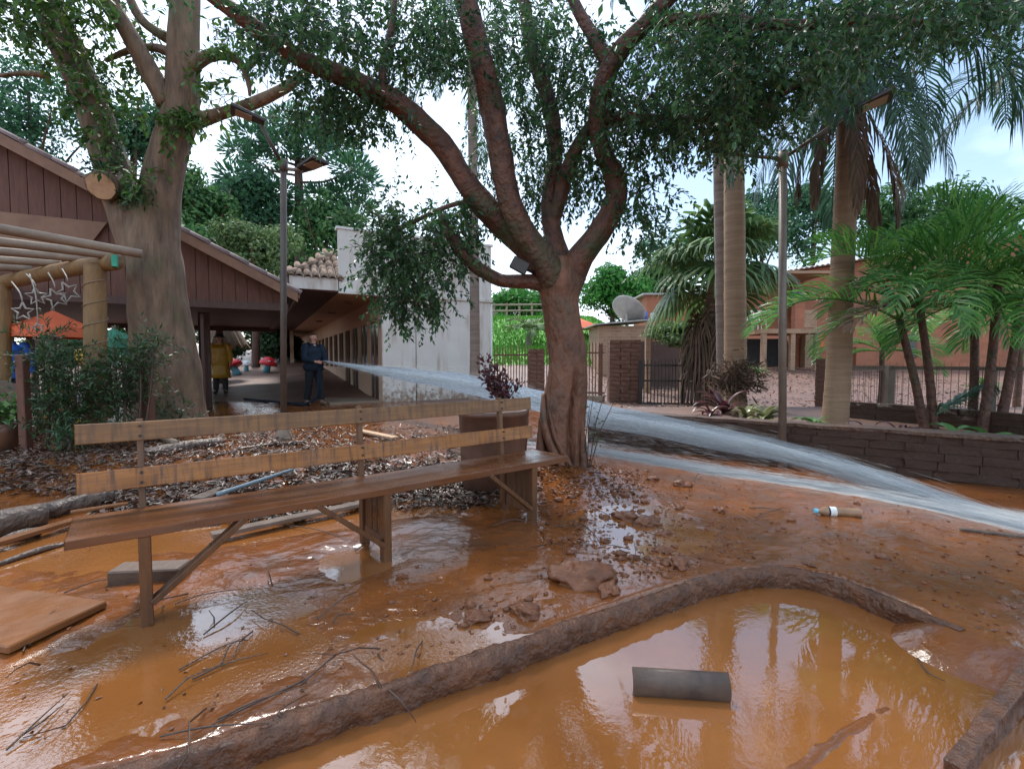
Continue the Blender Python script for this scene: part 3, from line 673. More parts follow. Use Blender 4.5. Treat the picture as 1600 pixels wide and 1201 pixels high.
limbs = {
 'low_left': [(880, 462, 5, .06), (858, 448, 4.98, .085), (830, 440, 4.95, .075), (780, 437, 4.9, .062), (735, 410, 4.85, .06), (705, 370, 4.8, .055), (690, 335, 4.75, .04)],
 'long_left': [(878, 490, 5.0, .10), (866, 445, 5, .14), (842, 405, 4.98, .14), (800, 365, 4.95, .125), (735, 295, 4.85, .115), (690, 225, 4.75, .108), (620, 162, 4.6, .10), (540, 122, 4.45, .085), (470, 92, 4.3, .075), (400, 45, 4.15, .065), (335, -5, 4.0, .055), (260, -60, 3.9, .04)],
 'upright_left': [(878, 495, 5.0, .10), (866, 440, 4.93, .14), (838, 390, 4.83, .125), (803, 335, 4.75, .115), (786, 265, 4.7, .112), (768, 160, 4.65, .11), (742, 60, 4.6, .105), (722, -20, 4.55, .095), (690, -140, 4.5, .07)],
 'middle': [(880, 480, 5.0, .10), (878, 430, 5.08, .13), (866, 370, 5.15, .095), (858, 310, 5.2, .085), (868, 240, 5.25, .08), (858, 160, 5.3, .08), (835, 90, 5.3, .075), (818, 0, 5.3, .065), (800, -100, 5.3, .05)],
 'inner_link': [(862, 365, 5.17, .03), (868, 335, 5.15, .075), (882, 280, 5.1, .072), (905, 225, 5.0, .07), (928, 190, 4.95, .06)],
 'right': [(878, 495, 5.0, .10), (888, 440, 5, .145), (905, 405, 4.95, .125), (940, 360, 4.9, .115), (962, 318, 4.85, .11), (962, 280, 4.85, .10), (942, 235, 4.85, .085), (934, 190, 4.8, .09), (944, 130, 4.7, .09), (968, 80, 4.6, .085), (1010, 35, 4.5, .075), (1060, -20, 4.4, .065), (1130, -90, 4.3, .045)],
 'right_fork': [(955, 105, 4.65, .07), (925, 55, 4.7, .06), (895, 0, 4.75, .05), (880, -60, 4.8, .035)],
 'level_right': [(925, 190, 4.85, .08), (980, 186, 4.7, .062), (1050, 190, 4.5, .055), (1130, 178, 4.35, .045), (1210, 150, 4.25, .035), (1290, 110, 4.2, .025)],
 'high_right': [(1010, 35, 4.5, .06), (1110, 30, 4.3, .05), (1230, 40, 4.15, .042), (1360, 30, 4.0, .035), (1480, 40, 3.95, .025)],
 'up_twig': [(600, 148, 4.58, .045), (598, 100, 4.6, .035), (612, 40, 4.65, .028), (620, -30, 4.7, .02)],
 'droop': [(760, 320, 4.9, .04), (715, 318, 4.9, .025), (650, 345, 4.85, .02), (590, 380, 4.85, .012)],
 'droop_low': [(700, 362, 4.8, .025), (670, 395, 4.8, .018), (640, 440, 4.8, .01)],
}
for i, (nm, rows) in enumerate(limbs.items()):
    limb('limb', R4(rows, mtoff), M['bark_dark'], mt, n=18, amp=.2, freq=3.2, seed=10+i, step=.05)
for i, rows in enumerate(([(849, 615, 4.92, .02), (850, 660, 4.84, .04), (862, 700, 4.79, .042), (882, 735, 4.74, .036), (900, 765, 4.66, .02)],
                          [(858, 640, 4.84, .012), (868, 685, 4.79, .025), (888, 722, 4.76, .028), (898, 748, 4.73, .02), (888, 768, 4.66, .012)],
                          [(845, 650, 4.9, .02), (845, 705, 4.86, .05), (852, 740, 4.8, .04), (842, 768, 4.7, .02)],
                          [(908, 650, 4.93, .015), (911, 700, 4.86, .04), (913, 742, 4.82, .035), (925, 768, 4.72, .02)])):
    limb('root', R4(rows, mtoff), M['bark'], mt, n=10, amp=.15, freq=5, seed=40+i, step=.04)
B = [(660, 395, 4.85, 95, 75, .5, 210), (600, 345, 4.85, 50, 45, .4, 70), (640, 462, 4.8, 55, 32, .3, 90), (720, 345, 4.9, 55, 45, .4, 80), (605, 400, 4.8, 45, 40, .35, 60),
     (480, 35, 4.4, 120, 60, .8, 220), (560, 165, 4.7, 80, 50, .5, 110), (640, 60, 4.8, 100, 80, .8, 190), (500, 150, 4.5, 60, 45, .5, 70),
     (780, 50, 5, 120, 90, 1, 210), (880, 110, 5.3, 90, 110, .9, 170), (800, 220, 5.5, 80, 70, .7, 100), (960, 130, 4.8, 90, 110, .8, 170),
     (995, 300, 4.8, 60, 85, .6, 75), (1020, 185, 4.6, 80, 60, .7, 130), (920, 260, 5.2, 70, 60, .5, 120), (850, 290, 5.6, 60, 50, .5, 90), (1030, 370, 4.8, 40, 40, .4, 18),
     (1120, 80, 4.3, 130, 110, 1, 360), (1140, 180, 4.3, 100, 60, .8, 220), (1270, 55, 4.2, 130, 75, 1, 210), (1410, 15, 4.0, 120, 50, 1, 130), (1540, 0, 4.0, 110, 40, .9, 110), (1235, 140, 4.4, 70, 45, .6, 70),
     (1000, -130, 3.8, 480, 90, 1.2, 240), (450, -110, 3.8, 300, 80, 1.0, 120), (1350, -220, 3.4, 350, 100, 1.0, 160)]
lp, ld, lnm, tw = sprigs(B, per=15)
n = len(lp); v, f = leaf_arrays(lp, ld, lnm, rng.uniform(.04, .078, n), rng.uniform(.02, .034, n))
cr_ = link('crown', mesh_np('crown', v+np.array(mtoff), f, M['leaf']), mt); tag(cr_, kind='stuff')
o = link('twig_mass', twig_mesh([[q+np.array(mtoff) for q in t] for t in tw], .0035, M['twig']), cr_); tag(o, kind='stuff')

# flood lamp clamped in the fork
fl = thing('flood_lamp', 'small black flood lamp fixed in the fork of the big tree', 'lamp', tuple(P(812, 415, 4.72)))
mb = MB(); mb.box((0, 0, 0), (.17, .06, .12), Matrix.Rotation(.5, 3, 'Y')); mb.build('housing', M['metal_dark'], fl, bevel=.008)
MB().bar((0, .02, 0), (.16, .2, -.04), .03, .02).build('bracket', M['metal_dark'], fl)

# ------------------------------------------------------------------ old tree by the lodge
LT = P(262, 677, 8.0); LT.z = 0
lt_ = thing('old_tree', 'thick grey barked old tree forking above the lodge eave', 'tree', tuple(LT))
lo_ = -LT
limb('trunk', R4([(268, 700, 8.0, .68), (266, 668, 8, .58), (264, 630, 8, .50), (259, 560, 8, .455), (248, 480, 8, .41), (242, 420, 8, .39), (238, 370, 8, .37), (246, 320, 8, .31), (266, 230, 8.0, .27), (284, 160, 8.0, .25), (286, 80, 8.0, .225), (290, 0, 8.0, .21), (296, -90, 8.0, .17)], lo_), M['bark_grey'], lt_, n=40, amp=.10, freq=1.3, seed=5, step=.07, crease=lambda t, a: float(.10*math.cos(6*a)*(1-sst(0, .10, t))))
LL = [
 [(246, 470, 8.0, .20), (226, 405, 8.0, .29), (198, 335, 7.98, .27), (174, 255, 7.95, .25), (143, 165, 7.9, .235), (105, 75, 7.85, .225), (70, 0, 7.8, .21), (40, -80, 7.8, .17)],
 [(262, 165, 7.9, .16), (235, 115, 7.8, .14), (205, 60, 7.7, .125), (172, 0, 7.6, .11), (150, -60, 7.5, .09)],
 [(305, 190, 7.95, .12), (345, 178, 7.8, .09), (400, 160, 7.6, .085), (445, 138, 7.4, .075), (482, 112, 7.2, .06)],
 [(295, 108, 7.95, .10), (325, 88, 7.9, .09), (352, 86, 7.85, .08), (375, 98, 7.8, .06), (388, 128, 7.75, .04), (390, 150, 7.75, .02)],
 [(385, 108, 7.8, .05), (410, 80, 7.7, .055), (436, 50, 7.6, .05), (465, 28, 7.5, .045)],
 [(285, 90, 8.0, .10), (240, 75, 8.1, .06), (200, 80, 8.1, .05), (165, 95, 8.1, .03)],
 [(260, 60, 8.1, .08), (220, 30, 8.1, .07), (195, -20, 8.1, .06)],
 [(75, 118, 7.9, .05), (30, 115, 7.9, .035), (-20, 122, 7.9, .02)],
]
for i, rows in enumerate(LL): limb('limb', R4(rows, lo_), M['bark_grey'], lt_, n=16, amp=.12, freq=1.8, seed=60+i, step=.08)
limb('stump', R4([(180, 285, 7.95, .26), (168, 288, 7.68, .23), (158, 291, 7.52, .215)], lo_), M['bark_grey'], lt_, n=20, amp=.05, seed=80)
c = P(158, 291, 7.515)+lo_
dn = (P(158, 291, 7.52)-P(168, 288, 7.68)).normalized()
mb = MB(); q = dn.to_track_quat('Z', 'Y').to_matrix()
mb.v = [tuple(c+dn*.012+q@Vector((.19*math.cos(a*PI/12)*(1+.05*math.sin(a*2)), .19*math.sin(a*PI/12), 0))) for a in range(24)]; mb.f = [tuple(range(24))]
mb.build('cut_face', M['cut'], lt_)
B2 = [(125, 90, 7.5, 30, 90, .3, 42), (158, 180, 7.6, 14, 50, .15, 18), (30, 25, 7.2, 60, 40, .5, 45), (210, 50, 8.2, 50, 60, .4, 30), (205, 270, 7.5, 18, 25, .15, 14), (215, 120, 8.2, 35, 60, .3, 18), (110, 10, 7.4, 60, 30, .4, 40), (280, 190, 7.7, 30, 20, .1, 20), (60, -60, 7, 200, 50, 1, 120), (380, 60, 7.6, 60, 50, .4, 30), (330, 130, 7.6, 50, 40, .3, 14)]
lp, ld, lnm, tw = sprigs(B2, per=9, length=(.25, .6))
n = len(lp); v, f = leaf_arrays(lp, ld, lnm, rng.uniform(.09, .16, n), rng.uniform(.045, .07, n))
cr_ = link('crown', mesh_np('crown', v+np.array(lo_), f, M['leaf2']), lt_); tag(cr_, kind='stuff')
o = link('twig_mass', twig_mesh([[q_+np.array(lo_) for q_ in t] for t in tw], .006, M['twig']), cr_); tag(o, kind='stuff')
# bare twigs on the right limbs
tw = []
for _ in range(70):
    a = np.array(P(rnd.uniform(320, 460), rnd.uniform(60, 190), 7.7)); dd = rng.normal(size=3); dd[2] = dd[2]*.6-.1; dd /= np.linalg.norm(dd); pts = [a]
    for k in range(4): dd = dd+rng.normal(size=3)*.25; dd /= np.linalg.norm(dd); pts.append(pts[-1]+dd*.14)
    tw.append([q_+np.array(lo_) for q_ in pts])
o = link('twig_mass', twig_mesh(tw, .007, M['twig']), cr_); tag(o, kind='stuff')
# moss and ivy tufts in the forks
def tuft(px, py, d, rx, ry, n, m, off, parent, ln=(.05, .12)):
    q = rng.normal(size=(n, 3)); pos = np.array([P(px+a[0]*rx*.5, py+a[1]*ry*.5, d+a[2]*.06) for a in q])
    dr = rng.normal(size=(n, 3)); dr[:, 2] -= .3; dr[:, 1] -= .6
    v, f = leaf_arrays(pos, dr, rnd_dirs(n), rng.uniform(*ln, n), rng.uniform(.02, .04, n))
    o = link('moss', mesh_np('moss', v+np.array(off), f, m), parent); tag(o, kind='stuff')
for a in ((155, 262, 7.6, 26, 18, 200, .0), (206, 305, 7.66, 28, 18, 300, 0), (186, 240, 7.66, 12, 50, 160, 0), (290, 185, 7.68, 40, 14, 260, 0), (345, 85, 7.75, 40, 12, 220, 0), (165, 130, 7.62, 12, 60, 180, 0), (262, 640, 7.4, 60, 25, 160, 0)):
    tuft(*a[:6], M['bush'] if a[1] > 200 else M['leaf2'], lo_, lt_)

# ------------------------------------------------------------------ trees behind
def far_tree(name, label, px, cy, rx, ry, d, m, n=5200, leaf=.36, group=None, seed=1, lobes=16, trunk=True, gap=.0, base=None, bark='bark_dark'):
    c0 = P(px, cy, d); b = Vector((c0.x, c0.y, base if base is not None else H(c0.x, c0.y)-.05))
    t = thing(name, label, 'tree' if 'tree' in name or 'pine' in name else 'shrub', tuple(b), group=group)
    r3 = np.random.default_rng(seed)
    sx, sz = rx/FPX*d, ry/FPX*d
    pos = []; nr = []
    for k in range(lobes):
        q = r3.normal(size=3); q /= np.linalg.norm(q); q *= .72*r3.random()**.35
        cc = np.array([q[0]*sx, q[1]*sx*.8, q[2]*sz]); rr = r3.uniform(.28, .5)
        k_ = n//lobes; u = r3.normal(size=(k_, 3)); u /= np.linalg.norm(u, axis=1, keepdims=True)
        u[:, 2] = np.abs(u[:, 2])*r3.choice([1, 1, 1, -1], k_)
        wob = 1+.35*np.sin(u[:, 0]*5+k)*np.sin(u[:, 2]*6+k*2)
        pos.append(cc+u*np.array([sx*rr, sx*rr, sz*rr])*wob[:, None]*(r3.random((k_, 1))**.25)); nr.append(u)
    pos = np.concatenate(pos); nr = np.concatenate(nr)
    dr = np.cross(nr, r3.normal(size=pos.shape))+r3.normal(size=pos.shape)*.4; dr[:, 2] -= .25
    v, f = leaf_arrays(pos, dr, nr+r3.normal(size=pos.shape)*.5, r3.uniform(.6, 1.4, len(pos))*leaf, r3.uniform(.35, .7, len(pos))*leaf)
    top = c0-b
    cr = link('crown', mesh_np('crown', v+np.array(top), f, m), t); tag(cr, kind='stuff')
    if trunk:
        h = top.z
        limb('trunk', [(0, 0, -.3, .03*sz+.16), (.1*sx*.3, 0, h*.5, .03*sz+.11), (0, 0, h+sz*.35, .05)], M[bark], t, n=8, amp=.1, step=.5)
        for k in range(4):
            a = k*1.7+seed
            limb('branch', [(0, 0, h*.55+.1*k*sz, .09), (.35*sx*math.cos(a), .35*sx*math.sin(a), h*.8+.1*k*sz, .06), (.7*sx*math.cos(a), .7*sx*math.sin(a), h+.25*sz*(k-1), .025)], M[bark], t, n=6, amp=.1, step=.5)
    return t
FT = [
 ('feathery_tree', 'tall feathery grey green tree above the lodge ridge', 45, 165, 125, 110, 26, 'fol_a', 6500, .26),
 ('feathery_tree', 'blue green loose tree showing between the old tree forks', 205, 215, 60, 80, 28, 'fol_a', 4200, .28),
 ('forest_tree', 'dense dark green tree rising right behind the old tree', 318, 325, 55, 65, 30, 'fol_b', 5200, .34),
 ('forest_tree', 'deep green tree low behind the lodge eave', 290, 395, 60, 50, 24, 'fol_b', 4200, .30),
 ('olive_tree', 'pale olive bushy tree left of the near lamp post', 395, 395, 75, 55, 24, 'fol_d', 6500, .22),
 ('forest_tree', 'rounded mid green tree under the umbrella pine', 395, 320, 60, 55, 36, 'fol_a', 4200, .36),
 ('forest_tree', 'green tree between umbrella pine and white parapet', 510, 375, 60, 75, 33, 'fol_b', 5200, .34),
 ('forest_tree', 'mid green tree filling the gap below the umbrella pine trunk', 440, 390, 70, 55, 42, 'fol_b', 5200, .38),
 ('forest_tree', 'blue green tree left of the umbrella pine', 355, 345, 50, 60, 44, 'fol_a', 4600, .40),
 ('forest_tree', 'dark tree directly behind the tiled eave', 470, 430, 50, 40, 44, 'fol_b', 3800, .40),
 ('mango_tree', 'bright green rounded tree behind the satellite dish', 955, 462, 66, 50, 36, 'fol_c', 7500, .30),
 ('forest_tree', 'green tree behind the lawn beside the white wall', 815, 475, 55, 38, 42, 'fol_c', 4600, .38),
 ('forest_tree', 'tall blue green tree left of the fan palm', 1040, 415, 55, 48, 46, 'fol_a', 4600, .42),
 ('forest_tree', 'dark loose tree high between fan palm and far lamp post', 1190, 345, 60, 60, 44, 'fol_a', 4200, .40),
 ('forest_tree', 'airy tree above the orange house roof', 1270, 350, 65, 70, 38, 'fol_a', 4600, .34),
 ('forest_tree', 'broad tree behind the tall palm trunk', 1400, 350, 85, 70, 36, 'fol_b', 5200, .36),
 ('forest_tree', 'green tree behind the small palms at the house corner', 1530, 360, 90, 80, 34, 'fol_b', 5200, .36),
 ('forest_tree', 'far dark tree low beyond the fence and dish', 1010, 455, 45, 40, 52, 'fol_b', 3600, .46),
 ('forest_tree', 'far tree at the left behind the playground', 60, 470, 90, 90, 30, 'fol_b', 4600, .36),
 ('forest_tree', 'far tree seen under the lodge roof by the parasols', 210, 480, 80, 80, 31, 'fol_b', 4600, .36),
]
for i, a in enumerate(FT):
    far_tree(a[0], a[1], a[2], a[3], a[4], a[5], a[6], M[a[7]], a[8], a[9], seed=100+i)
for i, (px, cy, rx, ry, d, lab) in enumerate([(352, 535, 45, 32, 27, 'dark leafy shrub behind the yellow raincoat'), (410, 535, 38, 34, 27, 'dark leafy shrub beyond the red mushrooms'), (450, 545, 35, 28, 29, 'dark leafy shrub at the far end of the porch'), (130, 545, 60, 35, 26, 'dark shrub behind the orange parasol'), (775, 505, 30, 18, 37, 'low green shrub at the top of the lawn'), (850, 500, 30, 16, 39, 'low green shrub behind the lawn rail')]):
    far_tree('leafy_shrub', lab, px, cy, rx, ry, d, M['bush'] if px < 500 else M['fol_c'], 2600, .24, seed=200+i, lobes=9, trunk=False)

# umbrella pine (araucaria)
ap = P(468, 400, 38); ap.z = H(ap.x, ap.y)
ar = thing('umbrella_pine', 'tall pine with tufted flat tiers of dark needles behind the lamp post', 'tree', tuple(ap))
def A(px, py, dy=0): return tuple(P(px, py, 38+dy)-ap)
limb('trunk', [(0, 0, -.3, .5)]+[A(470, 430)+(.42,), A(468, 330)+(.36,), A(466, 250)+(.26,), A(464, 195)+(.12,)], M['bark_dark'], ar, n=10, step=.6)
pos = []; dr = []
r3 = np.random.default_rng(5)
for k, (tx, ty, sy) in enumerate([(375, 235, 215+60), (370, 275, 320), (395, 212, 260), (425, 200, 240), (460, 190, 215), (500, 200, 235), (535, 230, 270), (550, 262, 285), (565, 280, 300), (400, 300, 330), (520, 215, 250), (440, 225, 250), (485, 228, 255), (410, 250, 290), (540, 300, 320), (505, 310, 335), (430, 300, 330), (375, 305, 335), (560, 325, 340), (500, 340, 360), (440, 340, 370), (535, 345, 372)]):
    dy = r3.uniform(-3.5, 3.5)
    limb('branch', [A(467, sy)+(.11,), A((467+tx)/2, (sy+ty)/2+10, dy*.6)+(.08,), A(tx, ty+4, dy)+(.04,)], M['bark_dark'], ar, n=6, amp=.1, step=.6)
    c = np.array(A(tx, ty, dy)); nn = 420
    u = r3.normal(size=(nn, 3)); u /= np.linalg.norm(u, axis=1, keepdims=True)
    pos.append(c+u*np.array([1.45, 1.45, .75])*(r3.random((nn, 1))**.4)); dr.append(u+np.array([0, 0, .35]))
pos = np.concatenate(pos); dr = np.concatenate(dr)
v, f = leaf_arrays(pos, dr, rnd_dirs(len(pos)), r3.uniform(.35, .75, len(pos)), r3.uniform(.10, .2, len(pos)))
o = link('crown', mesh_np('crown', v, f, M['fol_a']), ar); tag(o, kind='stuff')

# ------------------------------------------------------------------ palms
def frond_mesh(name, L, el, bend, m, pairs=40, ll=.45, lw=.03, droop=.5, sw=.7, seed=0, start=.14, vee=.25, stalk=.018, twist=0):
    r3 = np.random.default_rng(seed); N = 60
    ang = el - bend*(np.linspace(0, 1, N)**1.3)
    xs = np.concatenate([[0], np.cumsum(np.cos(ang))[:-1]])*L/N; zs = np.concatenate([[0], np.cumsum(np.sin(ang))[:-1]])*L/N
    vs = []; fs = []
    for p in range(pairs):
        t = start+(1-start)*(p+.5)/pairs; i = min(N-1, int(t*N)); a = ang[i]
        base = np.array([xs[i], 0, zs[i]]); fw = np.array([math.cos(a), 0, math.sin(a)]); up = np.array([-math.sin(a), 0, math.cos(a)])
        len_ = ll*(math.sin(PI*min(1, (t*.92+.08)))**.55+.12)
        s_ = sw*(1-.55*t)
        for side in (-1, 1):
            v0 = np.array([0, side, 0])*s_ + fw*(1.05-s_) + up*(vee+twist*side) + r3.normal(size=3)*.06
            v0 /= np.linalg.norm(v0)
            wv = fw - v0*fw.dot(v0); wv /= np.linalg.norm(wv)
            l_ = len_*r3.uniform(.88, 1.08)
            p1 = base+v0*l_*.4; v1 = v0+np.array([0, 0, -droop*.6]); v1 /= np.linalg.norm(v1)
            p2 = p1+v1*l_*.33; v2 = v1+np.array([0, 0, -droop]); v2 /= np.linalg.norm(v2)
            p3 = p2+v2*l_*.27
            n = len(vs); w = lw/2
            vs += [base-wv*w*.5, base+wv*w*.5, p1-wv*w, p1+wv*w, p2-wv*w*.75, p2+wv*w*.75, p3, p3+wv*w*.1]
            fs += [(n, n+1, n+3, n+2), (n+2, n+3, n+5, n+4), (n+4, n+5, n+7, n+6)]
    # rachis as a thin four-sided rod
    for i in range(0, N, 6):
        j = min(N-1, i+6); n = len(vs); w0 = stalk*(1-.8*i/N); w1 = stalk*(1-.8*j/N)
        for (k, w) in ((i, w0), (j, w1)):
            c = np.array([xs[k], 0, zs[k]])
            vs += [c+np.array([0, -w, 0]), c+np.array([0, 0, -w]), c+np.array([0, w, 0]), c+np.array([0, 0, w])]
        fs += [(n+q, n+(q+1) % 4, n+4+(q+1) % 4, n+4+q) for q in range(4)]
    return mesh_np(name, vs, fs, m)
def put_frond(me, parent, at, az, sc=1.0, roll=0.0, name='frond'):
    o = link(name, me, parent); o.location = at; o.rotation_euler = (roll, 0, az); o.scale = (sc, sc, sc); return o
def palm_trunk(name, rows, m, parent, off, step=.05, rings=.035, pitch=.13):
    sp = spline([tuple(P(*r[:3])+off)+(r[3],) for r in rows], step); mb = MB()
    zs = 0
    def fn(i, a, p):
        ph = (i*step % pitch)/pitch
        return 1+rings*(1-ph)+.02*mnoise.noise(Vector((math.cos(a)*2, math.sin(a)*2, i*.3)))
    mb.tube([p[:3] for p in sp], [p[3] for p in sp], 18, fn)
    return mb.build(name, m, parent, True)

# king palm pair
BEDZ = .40
kp = P(1147, 640, 8.5); kp.z = H(kp.x, kp.y)
k1 = thing('ringed_palm', 'stout smooth tan palm trunk with a fern collar at its foot', 'palm', tuple(kp))
palm_trunk('trunk', [(1149, 700, 8.5, .22), (1149, 640, 8.5, .185), (1149, 560, 8.5, .18), (1148, 420, 8.5, .172), (1147, 260, 8.5, .16), (1146, 60, 8.5, .15), (1145, -120, 8.5, .14)], M['palm_trunk'], k1, -kp)
tuft(1150, 590, 8.32, 42, 26, 900, M['dead'], -kp, k1, (.10, .26))
kq = P(1125, 640, 9.0); kq.z = H(kq.x, kq.y)
k2 = thing('ringed_palm', 'slim palm trunk banded grey and brown beside the stout tan palm', 'palm', tuple(kq))
palm_trunk('trunk', [(1132, 700, 9.0, .12), (1130, 600, 9.0, .11), (1127, 420, 9.0, .108), (1124, 260, 9.0, .105), (1121, 60, 9.0, .10), (1119, -120, 9.0, .09)], M['palm_trunk_grey'], k2, -kq)
kr = P(741, 640, 10.3); kr.z = H(kr.x, kr.y)
k3 = thing('slender_palm', 'slender grey brown palm trunk standing before the white facade', 'palm', tuple(kr))
palm_trunk('trunk', [(741, 660, 10.3, .13), (742, 560, 10.3, .105), (741, 420, 10.3, .10), (739, 260, 10.3, .095), (737, 120, 10.3, .09), (735, 60, 10.3, .07)], M['palm_trunk_grey'], k3, -kr)
q1 = frond_mesh('long_frond', 2.6, 1.0, 2.5, M['frond_dark'], 62, .55, .02, 1.2, seed=1, vee=0, sw=.8)
q2 = frond_mesh('long_frond', 2.7, .4, 2.0, M['frond_dark'], 62, .55, .02, 1.2, seed=2, vee=0, sw=.8)
q3 = frond_mesh('hanging_frond', 2.4, -.5, 1.0, M['frond_dark'], 62, .6, .022, 1.4, seed=3, vee=0, sw=.7)
q4 = frond_mesh('dead_hanging_frond', 2.4, -1.0, .6, M['dead'], 55, .5, .03, 1.5, seed=4, vee=0, sw=.35)
top3 = P(735, 70, 10.3)-kr
for i in range(10):
    put_frond((q1, q2, q3)[i % 3], k3, top3, i*2*PI/10+.2, 1.0)
for kk, (root, base, px) in enumerate(((k1, kp, 1145), (k2, kq, 1119))):
    topk = P(px, -130, 8.5+.5*kk)-base
    for i in range(9): put_frond((q1, q2, q3)[i % 3], root, topk, i*2*PI/9+kk, 1.0)

# tall queen palm
qp = P(1305, 660, 6.5); qp.z = .3
k4 = thing('queen_palm', 'tall palm with a pale trunk and hanging feathery fronds behind the low wall', 'palm', tuple(qp))
palm_trunk('trunk', [(1303, 690, 6.5, .17), (1305, 655, 6.5, .155), (1311, 560, 6.5, .145), (1316, 420, 6.5, .135), (1322, 300, 6.5, .13), (1328, 150, 6.5, .125), (1333, 20, 6.5, .12), (1335, -40, 6.5, .09)], M['palm_trunk'], k4, -qp)
top4 = P(1334, -15, 6.5)-qp
for i in range(16):
    put_frond((q1, q2, q3, q2)[i % 4], k4, top4, i*2*PI/16+.15*(i % 3), 1.1+.12*(i % 3))
for i, az in enumerate((2.9, 3.5, 4.3, 5.2, .4)):
    o = put_frond(q4, k4, P(1330, 90+20*i, 6.5)-qp, az, .8); o['label'] = 'dry brown frond hanging against the trunk'
q5 = frond_mesh('hanging_frond', 2.2, -.75, .75, M['frond_dark'], 62, .5, .02, 1.3, seed=6, vee=0, sw=.75)
for i, az in enumerate((0.1, 2.95, 3.5, 5.7, 4.7)):
    put_frond(q5, k4, P(1332, 45+8*i, 6.5)-qp, az, 1.0+.08*(i % 3))
# a hanging green frond at the right edge of the sky
rp = P(1640, 600, 6.2); rp.z = .3
k5 = thing('queen_palm', 'second feathery palm whose fronds hang in from beside the small palms', 'palm', tuple(rp))
palm_trunk('trunk', [(1655, 700, 6.2, .16), (1660, 500, 6.2, .14), (1668, 200, 6.2, .13), (1672, -20, 6.2, .1)], M['palm_trunk'], k5, -rp)
for i in range(11):
    put_frond((q2, q1, q3)[i % 3], k5, P(1660, 60, 6.2)-rp, PI*.5+i*2*PI/11, 1.15)

# areca clumps behind the low wall
a_up = [frond_mesh('frond', 1.7, 1.25, 1.3, M['frond'], 34, .46, .020, .32, seed=11, vee=.35), frond_mesh('frond', 1.75, .95, 1.5, M['frond'], 36, .48, .020, .36, seed=12, vee=.35),
        frond_mesh('frond', 1.75, .6, 1.6, M['frond'], 36, .48, .020, .4, seed=13, vee=.3), frond_mesh('frond', 1.55, .15, 1.4, M['frond'], 34, .44, .020, .45, seed=14, vee=.25)]
a_y = frond_mesh('yellow_frond', 1.4, 1.1, 1.2, M['frond_y'], 26, .42, .036, .4, seed=15, vee=.35)
a_d = frond_mesh('brown_frond', 1.4, .15, .9, M['dead'], 28, .42, .026, .35, seed=16, vee=.2)
clumps = [
 ('areca_palm', 'small palm with leaning dark stems nearest the tall pale trunk', [(1462, 625, 1437, 480), (1448, 620, 1405, 500)], 6.0, [(0, 2.75, 0), (1, 3.3, 0), (2, 2.4, 0), (3, 3.0, 0), (2, 3.9, 0), (1, 1.2, 0), (0, 4.6, 0), (3, 5.4, 0), (2, .3, 0), (3, 3.5, 1)]),
 ('areca_palm', 'small palm with upright green stem and arching yellow tipped fronds', [(1520, 640, 1522, 470)], 6.1, [(0, 2.6, 0), (1, 3.4, 0), (2, 2.9, 0), (0, .6, 0), (1, 5.5, 0), (2, 4.7, 0), (3, 4.2, 0), (1, 1.6, 2), (2, 5.9, 0), (3, 3.3, 0), (0, 4.1, 0)]),
 ('areca_palm', 'small palm with several stems leaning out over the wall end', [(1560, 660, 1595, 470), (1600, 665, 1640, 460), (1535, 655, 1560, 440)], 5.7, [(0, 2.4, 0), (1, 3.0, 0), (2, 3.5, 0), (1, 4.3, 0), (3, 2.9, 0), (0, 5.2, 2), (2, 2.0, 0), (3, 4.0, 0)]),
]
for nm, lab, stems, d, frs in clumps:
    b = P(stems[0][0], stems[0][1], d); b.z = BEDZ-.05
    t = thing(nm, lab, 'palm', tuple(b))
    for j, (x0, y0, x1, y1) in enumerate(stems):
        s0 = P(x0, y0, d); s0.z = BEDZ-.1; s1 = P(x1, y1, d)
        limb('stem', [tuple(s0-b)+(.055,), tuple((s0*.5+s1*.5)-b+Vector((.02, 0, 0)))+(.045,), tuple(s1-b)+(.04,)], M['bark_dark'], t, n=10, amp=.06, step=.08)
        for i, (k, az, y) in enumerate(frs):
            if j and i % 2: continue
            me = a_y if y == 2 else (a_d if y == 1 else a_up[k])
            put_frond(me, t, s1-b, az+.45*j, 1.0+.08*((i*7) % 3-1))
yp = P(1376, 600, 9.6); yp.z = H(yp.x, 9.6)
t = thing('areca_palm', 'single small palm with bushy drooping crown in front of the house wall', 'palm', tuple(yp))
limb('stem', [(0, 0, -.05, .06), (.02, 0, .6, .05), (0, 0, 1.25, .045)], M['bark_dark'], t, n=10, step=.1)
for i in range(16): put_frond(a_up[(i*3) % 4], t, (0, 0, 1.2), i*2.399, .62+.06*(i % 3))
yp = P(1590, 600, 9.0); yp.z = H(yp.x, 9.0)
t = thing('areca_palm', 'bushy small palm behind the wire railing at the house corner', 'palm', tuple(yp))
limb('stem', [(0, 0, -.05, .06), (.02, 0, .8, .05), (0, 0, 1.6, .045)], M['bark_dark'], t, n=10, step=.1)
for i in range(16): put_frond(a_up[(i*3) % 4], t, (0, 0, 1.55), i*2.399+.5, .8+.06*(i % 3))
# fallen frond leaning on the stems
ff = frond_mesh('leaning_frond', .95, .5, .2, M['frond_dark'], 26, .34, .03, 1.6, seed=17, vee=0, sw=.5)
o = link('fallen_frond', ff); o.location = P(1462, 648, 5.75); o.rotation_euler = (0, 0, .25); tag(o, 'dark green fallen frond propped between the small palm stems', 'palm frond')

